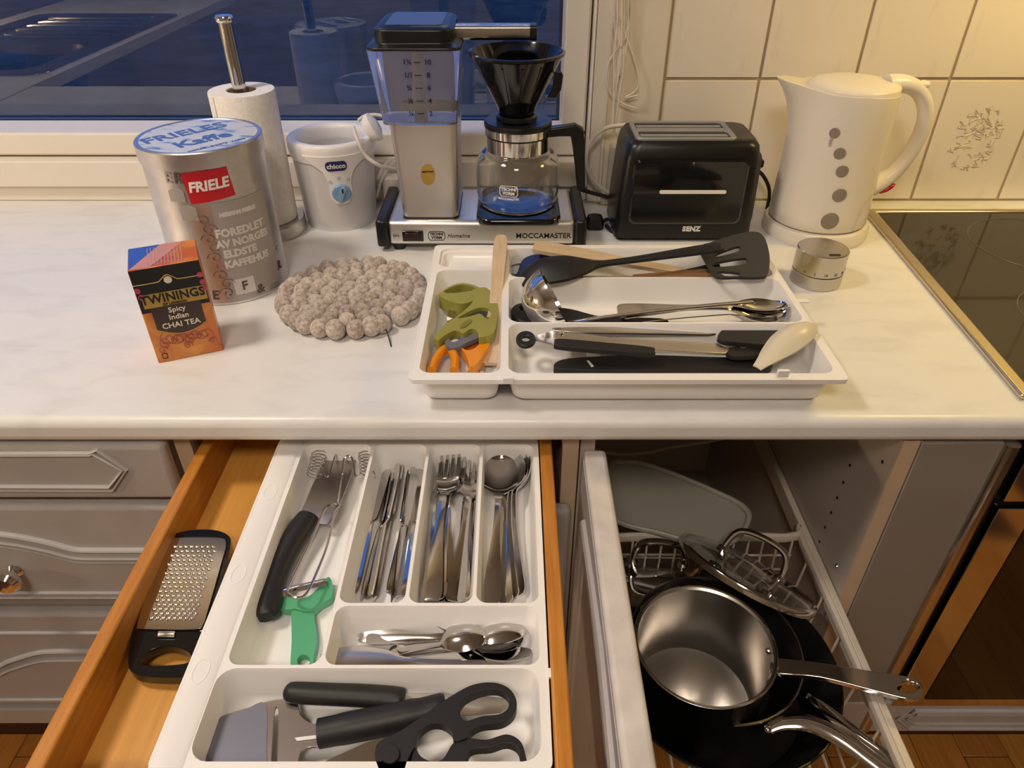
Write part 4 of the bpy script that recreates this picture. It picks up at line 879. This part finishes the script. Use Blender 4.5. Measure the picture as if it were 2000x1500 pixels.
# ------------------------------------------------------------------ cutlery tray in the drawer
RZ, FZD = -.0525, -.0925
ct = thing('cutlery_tray', 'white plastic cutlery tray standing in the open wooden drawer', 'tray', (-.11, -.15, DB))
part('tray_body', tray_mesh((-.259, -.332, .0285, .034), [(-.2295, -.2485, -.1545, .024, .010, None), (-.1515, -.1885, -.0935, .024, .010, None), (-.0905, -.1885, -.0345, .024, .010, None), (-.0315, -.1885, .0235, .024, .010, None), (-.1515, -.2485, .0225, -.1915, .010, None), (-.233, -.3255, .0215, -.2515, .014, None)], RZ, FZD), traywhite, ct, sharp=40)
part('rim_lip', M().loft([[(x, y, z) for x, y in rrect(-.2595+d, -.3325+d, .029-d, .0345-d, .007)] for d, z in ((0, -.060), (0, RZ+.0003), (.0016, RZ+.0003), (.0016, -.060))], closed=True), traywhite, ct)
part('side_ledge', M().loft([[(-.2585, y, RZ+.0002), (-.256, y, RZ+.0022), (-.237, y, RZ+.0022), (-.234, y, RZ+.0002)] for y in (-.331, .033)]), traywhite, ct)
p = W(1070, 1315, z=RZ); part('clip_tab', M().box(.0275, p.y-.004, RZ-.002, .0290+.009, p.y+.004, RZ+.0015), traywhite, ct, bevel=.0006)
for v, u in ((1120, 468), (1310, 382), (960, 530)):
    p = W(u, v, z=RZ+.003); part('grip_dimple', M().ring((-.2465, p.y, RZ+.0020), .0062, .0008, 20, 6, ry=.011), traywhite, ct)

def run(name, mesh, L_, spots, label, cat, group, own={}, mt=steel, zb=FZD):
    first = None
    for k_, (hd, tl_, ro) in enumerate(spots):
        o = obj(name, mesh, mt, sharp=50) if first is None else first.copy()
        if first is None: first = o
        else: COL.objects.link(o)
        tag(o, own.get(k_, label), cat, group); place2(o, W(hd[0], hd[1], z=zb+hd[2]), W(tl_[0], tl_[1], z=zb+tl_[2]), L_, ro)
LK = .215
knife = sheet(LK, [(0, .001, .003, 0), (.02, .006, .003, 0), (.10, .0092, .003, 0), (.30, .0092, .003, 0), (.46, .0075, .003, 0), (.49, .004, .0035, 0), (.52, .0042, .004, -.0008), (.7, .0068, .0045, -.0015), (.93, .0085, .0045, -.0018), (1, .006, .004, -.001)], 7, .0022)
run('table_knife', knife, LK, [((755, 906, .005), (684, 1166, .004), .15), ((768, 925, .010), (712, 1170, .006), 1.1), ((790, 903, .006), (738, 1172, .004), 1.25), ((823, 905, .006), (785, 1168, .004), .1), ((808, 915, .013), (760, 1165, .008), -.9), ((832, 922, .004), (792, 1160, .003), .3), ((778, 908, .016), (725, 1168, .010), .9), ((800, 920, .019), (772, 1172, .012), 1.2)], 'polished steel table knife in the knife compartment of the cutlery tray', 'knife', 'table knives in the cutlery tray', {3: 'steel table knife lying flat with a broad blade beside the fork compartment', 0: 'steel table knife lying along the wall shared with the spatula compartment'})
LF = .205
fk = sheet(LF, [(.235, .0118, .0045, .001), (.27, .0118, .003, .0015), (.32, .0085, .004, .0012), (.37, .0045, .009, 0), (.42, .0035, .012, 0), (.6, .0042, .010, -.0004), (.85, .0085, .006, -.0006), (.97, .0098, .003, -.0006), (1, .006, .002, 0)], 7, .0017)
for k in range(4):
    y = -.0099+.0066*k
    fk.join(sheet(LF, [(0, .0007, .010, 0), (.02, .0014, .009, 0), (.12, .0017, .005, 0), (.24, .0020, .0040, 0)], 3, .0015).map(lambda a, b, c: (a, b+y, c)))
run('dinner_fork', fk, LF, [((862, 880, .004), (830, 1172, .003), .1), ((876, 882, .011), (868, 1178, .006), -.15), ((897, 884, .016), (852, 1172, .010), .25), ((928, 888, .005), (900, 1177, .004), .35), ((922, 890, .013), (886, 1176, .009), -.3), ((936, 902, .003), (922, 1165, .002), .5), ((884, 878, .021), (842, 1176, .013), .1)], 'polished steel dinner fork in the fork compartment of the cutlery tray', 'fork', 'dinner forks in the cutlery tray', {6: 'steel dinner fork lying topmost on the pile of forks', 5: 'steel dinner fork lowest against the wall of the spoon compartment'})
LS2 = .205
spn = sheet(LS2, [(0, .004, .008, .001), (.03, .0145, .007, .004), (.13, .0220, .006, .009), (.24, .0195, .006, .007), (.30, .009, .009, .002), (.36, .004, .012, 0), (.6, .0042, .010, -.0004), (.85, .0085, .006, -.0006), (.97, .0098, .003, -.0006), (1, .006, .002, 0)], 9, .0017)
run('table_spoon', spn, LS2, [((980, 898, .027), (960, 1180, .014), 0), ((998, 893, .016), (985, 1182, .009), .45), ((1009, 889, .013), (1000, 1172, .006), .65), ((1019, 890, .011), (1016, 1165, .004), .85)], 'polished steel table spoon in the spoon compartment of the cutlery tray', 'spoon', 'table spoons in the cutlery tray', {0: 'steel table spoon lying flat on top with its whole bowl showing', 1: 'steel table spoon tilted directly under the topmost table spoon', 2: 'tilted steel table spoon second from the wooden drawer side', 3: 'tilted steel table spoon right beside the wooden drawer side'})
LT = .135
tsp = sheet(LT, [(0, .003, .006, .001), (.04, .0115, .005, .0035), (.17, .0180, .0045, .0075), (.31, .0150, .005, .0055), (.40, .0060, .008, .001), (.46, .0028, .010, 0), (.62, .003, .008, -.0003), (.86, .0062, .005, -.0004), (.97, .0070, .003, -.0004), (1, .004, .002, 0)], 9, .0015)
run('teaspoon', tsp, LT, [((950, 1240, .022), (715, 1246, .012), PI), ((1026, 1222, .020), (775, 1262, .012), PI+.3), ((948, 1216, .010), (690, 1212, .008), .2), ((1022, 1252, .010), (760, 1276, .006), .2), ((1012, 1264, .007), (700, 1240, .005), -.2), ((1040, 1284, .004), (770, 1286, .003), .6), ((985, 1216, .006), (740, 1205, .004), .3)], 'small steel teaspoon jumbled in the short compartment of the cutlery tray', 'teaspoon', 'teaspoons in the cutlery tray', {0: 'steel teaspoon lying bowl down on top in the middle of the heap', 1: 'steel teaspoon lying bowl down at the drawer side end of the heap', 2: 'steel teaspoon bowl up along the divider under the table knives', 5: 'steel teaspoon lowest beside the butter spreader'})
L = .20
o = tag(obj('butter_spreader', sheet(L, [(0, .005, .004, 0), (.04, .0125, .004, -.001), (.2, .0160, .004, -.002), (.35, .0135, .004, -.002), (.45, .006, .004, -.001), (.6, .004, .004, 0), (.95, .006, .003, 0), (1, .004, .003, 0)], 7, .0018), steel_b), 'broad steel butter spreader in front of the teaspoons', 'knife')
place2(o, W(625, 1290, z=FZD+.014), W(985, 1303, z=FZD+.008), L)

# front compartment of the cutlery tray
K = (280, 1150, 2.2989); zb_ = FZD
flat('cheese_slicer', 'steel cheese slicer with black handle in the front compartment', 'cheese slicer',
     [('blade', plate(z6([(262, 690), (285, 620), (340, 575), (450, 540), (560, 505), (640, 495), (690, 512), (708, 570), (760, 605), (810, 602), (810, 700), (740, 712), (700, 745), (690, 830), (620, 850), (340, 850), (280, 800)], *K), [z6([(588, 560), (606, 556), (598, 800), (574, 800)], *K)], zb_+.0165, .002, n=4), darksteel, .0006),
      ('blade_face', plate(z6([(270, 690), (292, 622), (345, 580), (450, 546), (548, 515), (552, 700), (535, 845), (345, 845), (288, 798)], *K), [], zb_+.0171, .0008, n=4), mat('blue_grey_steel', (.20, .20, .25), .45, .6), 0),
      ('tang', plate(z6([(680, 668), (790, 655), (800, 668), (690, 682)], *K), [], zb_+.0180, .001, False), white_ink, 0),
      ('handle', M().tube(cr([W(*q, z=zb_+.0175+d) for q, d in zip(z6([(788, 650), (900, 628), (1080, 592), (1250, 555), (1360, 528)], *K), (0, .001, .002, .003, .004))], 4), [.0112]*4+[.0118]*8+[.011]*4+[.0095], 16), bmatte, 0)], (520, 1440, zb_))
flat('paring_knife', 'black handled serrated knife beside the cheese slicer', 'knife',
     [('handle', M().tube(cr([W(*q, z=zb_+.0215) for q in z6([(632, 462), (645, 463), (680, 465), (800, 472), (950, 478), (1080, 486), (1150, 494), (1166, 496)], *K)], 3), [q[0] for q in cr([(.003,), (.0068,), (.0088,), (.0090,), (.0092,), (.0092,), (.0090,), (.0078,)], 3)], 14, flat=.8), bmatte, 0),
      ('blade', plate(z6([(1150, 463), (1500, 478), (1640, 492), (1650, 520), (1600, 560), (1440, 566), (1150, 535)], *K), [], zb_+.012, .0016, False), steel_b, 0)], (680, 1360, zb_))
zc = zb_+.040
flat('kitchen_shears', 'black handled kitchen shears lying on top of the cheese slicer', 'scissors',
     [('upper_handle', plate(z6([(1040, 760), (1055, 690), (1140, 645), (1240, 580), (1330, 515), (1400, 470), (1480, 430), (1570, 420), (1640, 445), (1675, 500), (1665, 560), (1610, 600), (1520, 612), (1470, 640), (1445, 672), (1395, 682), (1385, 640), (1340, 607), (1285, 608), (1235, 650), (1222, 700), (1190, 760), (1160, 830), (1080, 840)], *K), [z6([(1420, 530), (1450, 490), (1520, 458), (1590, 452), (1635, 480), (1640, 530), (1600, 562), (1520, 572), (1450, 592), (1425, 570)], *K)], zc, .009, n=4), bmatte, .002),
      ('lower_handle', plate(z6([(1215, 715), (1245, 750), (1290, 772), (1345, 762), (1392, 690), (1450, 668), (1540, 676), (1630, 652), (1690, 680), (1715, 740), (1730, 850), (1670, 890), (1480, 880), (1300, 900), (1200, 860)], *K), [z6([(1460, 740), (1490, 718), (1560, 712), (1630, 692), (1680, 715), (1690, 770), (1660, 840), (1500, 845), (1462, 800)], *K)], zc-.002, .009, n=4), bmatte, .002),
      ('pivot_boss', plate(z6(circ(1105, 738, 44, 20), *K), [], zc+.0025, .004, False), bmatte, .001),
      ('blade', plate(z6([(1075, 668), (1000, 690), (760, 800), (700, 850), (1060, 850)], *K), [], zc-.010, .002, False), steel, 0)], (800, 1460, zb_))

# left compartment
K = (460, 850, 2.9412)
flat('slotted_spatula', 'steel spatula with thick curved black handle in the left compartment', 'spatula',
     [('handle', M().tube(cr([W(*q, z=zb_+.0165+d) for q, d in zip(z6([(165, 1050), (168, 1030), (178, 970), (205, 870), (255, 740), (320, 620), (385, 520), (420, 470)], *K), (0, 0, 0, 0, .001, .002, .003, .003))], 3), [q[0] for q in cr([(.0085,), (.0118,), (.0135,), (.0128,), (.0125,), (.0128,), (.0130,), (.0120,)], 3)], 16, flat=.72), bmatte, 0),
      ('blade', plate(z6([(368, 458), (440, 290), (540, 80), (580, -40), (740, -40), (700, 120), (640, 290), (570, 470), (540, 512), (480, 510)], *K), [], zb_+.019, .0018, False), darksteel, 0)], (540, 1150, zb_))
t = thing('coil_whisk', 'bent wire coil whisk lying over the steel spatula blade', 'whisk', tuple(W(620, 1080, z=zb_)))
zw = zb_+.028
def P3(L_, z): return [W(*q, z=z) for q in z6(L_, *K)]
for a, b_ in (((500, 20), (450, 235)), ((740, 20), (760, 240))):
    A = W(*z6([a], *K)[0], z=zw); B = W(*z6([b_], *K)[0], z=zw); n_ = 90
    part('coil', M().tube([A.lerp(B, i/n_)+Vector((.0085*math.cos(i*.85), 0, .0055*math.sin(i*.85))) for i in range(n_+1)], .00055, 5), steel, t)
part('wire', M().tube(cr(P3([(510, 215), (525, 240), (545, 205), (575, 110)], zw+.002), 5), .0011, 6), steel, t)
part('wire', M().tube(cr(P3([(705, 230), (690, 235), (680, 180), (665, 125), (640, 118), (622, 140), (615, 200), (585, 400)], zw+.002), 5), .0011, 6), steel, t)
part('handle_loop', M().tube(cr(P3([(595, 400), (540, 400), (505, 440), (440, 590), (370, 730), (300, 880), (310, 915), (360, 935), (410, 905), (470, 780), (530, 620), (570, 440), (595, 405)], zw+.001), 5), .0013, 8), steel, t)
flat('green_peeler', 'green plastic peeler with steel swivel blade', 'peeler',
     [('handle', plate(z6([(320, 1000), (335, 975), (390, 985), (445, 985), (455, 1060), (470, 1180), (450, 1270), (440, 1335), (380, 1350), (318, 1335), (322, 1180)], *K), [z6(circ(392, 1295, 36, 14), *K)], zb_+.009, .008, n=4), green_pl, .002),
      ('yoke', plate(z6([(252, 985), (262, 935), (300, 928), (370, 935), (420, 925), (480, 870), (510, 830), (540, 815), (560, 870), (550, 930), (490, 965), (450, 1000), (400, 1010), (340, 995), (290, 1000)], *K), [], zb_+.012, .009, n=4), green_pl, .0025),
      ('swivel_blade', M().tube(P3([(268, 900), (520, 842)], zb_+.016), .0042, 10, flat=.5), steel, 0)], (595, 1230, zb_))

# grater in the bare side of the drawer
zg = lambda u, v: DB+.018+(1320-v)*.00004
fo = [(250, 1292), (258, 1235), (285, 1160), (310, 1095), (328, 1053), (345, 1041), (385, 1034), (425, 1036), (447, 1047), (450, 1064), (437, 1120), (415, 1210), (400, 1260), (385, 1300), (372, 1318), (345, 1323), (285, 1321), (258, 1312)]
g = flat('box_grater', 'flat steel hand grater with black frame lying in the wooden drawer', 'grater',
     [('frame', plate(fo, [[(272, 1292), (290, 1272), (322, 1262), (352, 1266), (372, 1278), (366, 1294), (330, 1299), (290, 1300)]], zg, .010, n=4), bgloss, .003),
      ('steel_plate', plate([(268, 1220), (285, 1165), (312, 1100), (332, 1056), (350, 1050), (425, 1050), (441, 1060), (432, 1100), (405, 1195), (396, 1220), (380, 1229), (280, 1228)], [], lambda u, v: zg(u, v)+.0022, .002, n=4), steel, .001),
      ('tab', plate([(308, 1232), (342, 1232), (340, 1244), (306, 1244)], [], lambda u, v: zg(u, v)+.0022, .002, False), steel_b, .0005)], (350, 1320, DB))
m = M()
for j in range(17):
    for i in range(8):
        a = (j+.5)/17; u0 = 343+(294-343)*a; u1 = 424+(380-424)*a; vv = 1064+(1212-1064)*a
        uu = u0+(u1-u0)*(i+(.5 if j % 2 else 0))/7.6; p = W(uu, vv, z=zg(uu, vv)+.0022)
        m.lathe([(.0022, 0), (.0012, .0013), (.0003, .0018)], 6, 0, 0); m.map(lambda x, y, z: (x+p.x, y+p.y, z+p.z), len(m.v)-18)
o = part('grating_teeth', m, chrome, g); o['kind'] = 'stuff'

# ------------------------------------------------------------------ pots in the wire basket
def pot(name, lab, cat, c, r, h, mt, rimmt, wall=.0022, flare=0, n=64):
    t = thing(name, lab, cat, c)
    obj('bowl', M().lathe([(.001, 0), (r-flare-.012, 0), (r-flare-.003, .003), (r-flare, .012), (r, h-.003), (r+.0025, h), (r+.001, h+.0008), (r-wall, h-.002), (r-flare-wall, .013), (r-flare-.006, .006), (r-flare-.014, .004), (.001, .004)], n), mt, t, sharp=45)
    obj('rim', M().ring((0, 0, h), r+.0014, .0016, n, 6), rimmt, t, loc=(0, 0, .0012))
    return t
BKZ = -.4065
big = pot('frying_pan', 'large black nonstick frying pan at the bottom of the basket', 'pan', (.262, -.058, BKZ), .1395, .066, nonstick, nonstick, flare=.028)
mid = pot('frying_pan', 'medium black nonstick pan nested under the steel saucepan', 'pan', (.254, -.043, BKZ+.005), .1035, .078, nonstick, darksteel, flare=.018)
sau = pot('saucepan', 'small brushed steel saucepan with long handle nested in black pans', 'saucepan', (.2275, -.073, BKZ+.0095), .0805, .121, steel_b, steel, flare=.002)
def zh(z0, z1, u0, u1): return lambda u, v: z0+(z1-z0)*(u-u0)/(u1-u0)
part('handle', plate([(1512, 1286), (1560, 1288), (1640, 1300), (1740, 1316), (1788, 1324), (1803, 1345), (1795, 1363), (1768, 1364), (1700, 1347), (1600, 1322), (1512, 1313)], [circ(1774, 1342, 21, 14, 11)], zh(-.285, -.262, 1512, 1800), .007, n=4), steel, sau, bevel=.003, seg=3)
part('fork_gap', plate([(1520, 1294), (1548, 1297), (1550, 1303), (1520, 1306)], [], zh(-.2845, -.2845, 1512, 1800), .001, False), black_ink, sau)
for u, v in ((1501, 1272), (1503, 1334)):
    p = W(u, v, z=-.292); part('rivet', M().ell((p.x, p.y, p.z), .004, .004, .004, 12, 8), chrome, sau)
for tt, pts, z0 in ((mid, [(1500, 1424), (1530, 1412), (1580, 1413), (1640, 1440), (1700, 1484), (1760, 1530), (1830, 1585)], -.326), (big, [(1578, 1362), (1600, 1378), (1640, 1412), (1700, 1458), (1780, 1520), (1850, 1580)], -.338)):
    P = [W(u, v, z=z0+.006*i) for i, (u, v) in enumerate(pts)]
    P = cr(P, 4); part('handle', M().tube(P, [.006+.004*min(1, i/8) for i in range(len(P))], 12, flat=.55), steel, tt)
    part('rivet', M().ell(tuple(P[0]), .006, .006, .005, 12, 8), steel, tt)
def lid_thing(lab, c, a, b, R_):
    t = thing('pan_cover', lab, 'pot lid', (0, 0, 0))
    X = Vector(a).normalized(); Y = Vector(b); Y = (Y-X*Y.dot(X)).normalized(); Z = X.cross(Y)
    t.matrix_world = Matrix.Translation(Vector(c)+Vector((0, 0, CT))) @ Matrix((X, Y, Z)).transposed().to_4x4()
    obj('glass_disc', M().lathe([(R_, 0), (R_*.9, .006), (R_*.5, .013), (.001, .015), (.001, .012), (R_*.5, .010), (R_*.9, .003), (R_-.001, -.003)], 56), glass_m, t, sharp=60)
    obj('steel_rim', M().lathe([(R_-.004, -.004), (R_+.001, -.005), (R_+.002, 0), (R_+.001, .003), (R_-.005, .004), (R_-.004, .001)], 64, closed=True), steel, t)
    hb = R_*.42
    obj('handle', M().tube(cr([(-hb, 0, .012), (-hb, 0, .022), (-hb*.85, 0, .042), (-hb*.4, 0, .050), (hb*.4, 0, .050), (hb*.85, 0, .042), (hb, 0, .022), (hb, 0, .012)], 4), .0042, 10, flat=1.5), steel, t)
    for s_ in (-1, 1): obj('handle_foot', M().lathe([(.0085, .010), (.0085, .015), (.005, .019), (.001, .019)], 18, s_*hb, 0), steel, t)
    return t
p1_ = W(1330, 1050, z=-.262); p2_ = W(1592, 1190, z=-.300)
A = (p2_-p1_)/2; hz = Vector((-A.y, A.x, 0)).normalized(); B = hz*math.cos(.62)-Vector((0, 0, 1))*math.sin(.62)
lid_thing('glass pot lid with steel rim leaning on the pan edge', (p1_+p2_)/2, A, B, A.length)
lid_thing('glass pot lid with looped handle lying behind the steel saucepan', W(1283, 1112, z=-.335), (1, -.12, .0), (.12, 1, -.10), .082)
# pale dish at the back of the basket
q = [(1190, 905), (1215, 896), (1250, 898), (1330, 926), (1430, 970), (1460, 990), (1468, 1012), (1450, 1045), (1420, 1062), (1380, 1062), (1290, 1040), (1190, 1005)]
cx_, cy_ = 1325, 980
q2 = [(cx_+(u-cx_)*.93, cy_+(v-cy_)*.93) for u, v in q]
zd = lambda u, v: -.278
flat('plastic_dish', 'pale grey oblong plastic dish lying behind the pots', 'dish', [('dish_floor', plate(q, [], lambda u, v: -.290, .002), dishgrey, 0), ('dish_rim', plate(q, [q2], lambda u, v: -.282, .008), dishgrey, .002)], (1330, 980, -.292))

t = thing('white_cable', 'white cord sagging across the top of the pot cabinet interior', 'cord', tuple(W(1270, 888, y=.45)))
part('cord', M().tube(cr([W(1150, 874, y=.45), W(1200, 886, y=.45), W(1260, 884, y=.45), W(1310, 873, y=.45), W(1380, 862, y=.45), W(1440, 850, y=.45)], 5), .0035, 8), cordwhite, t)
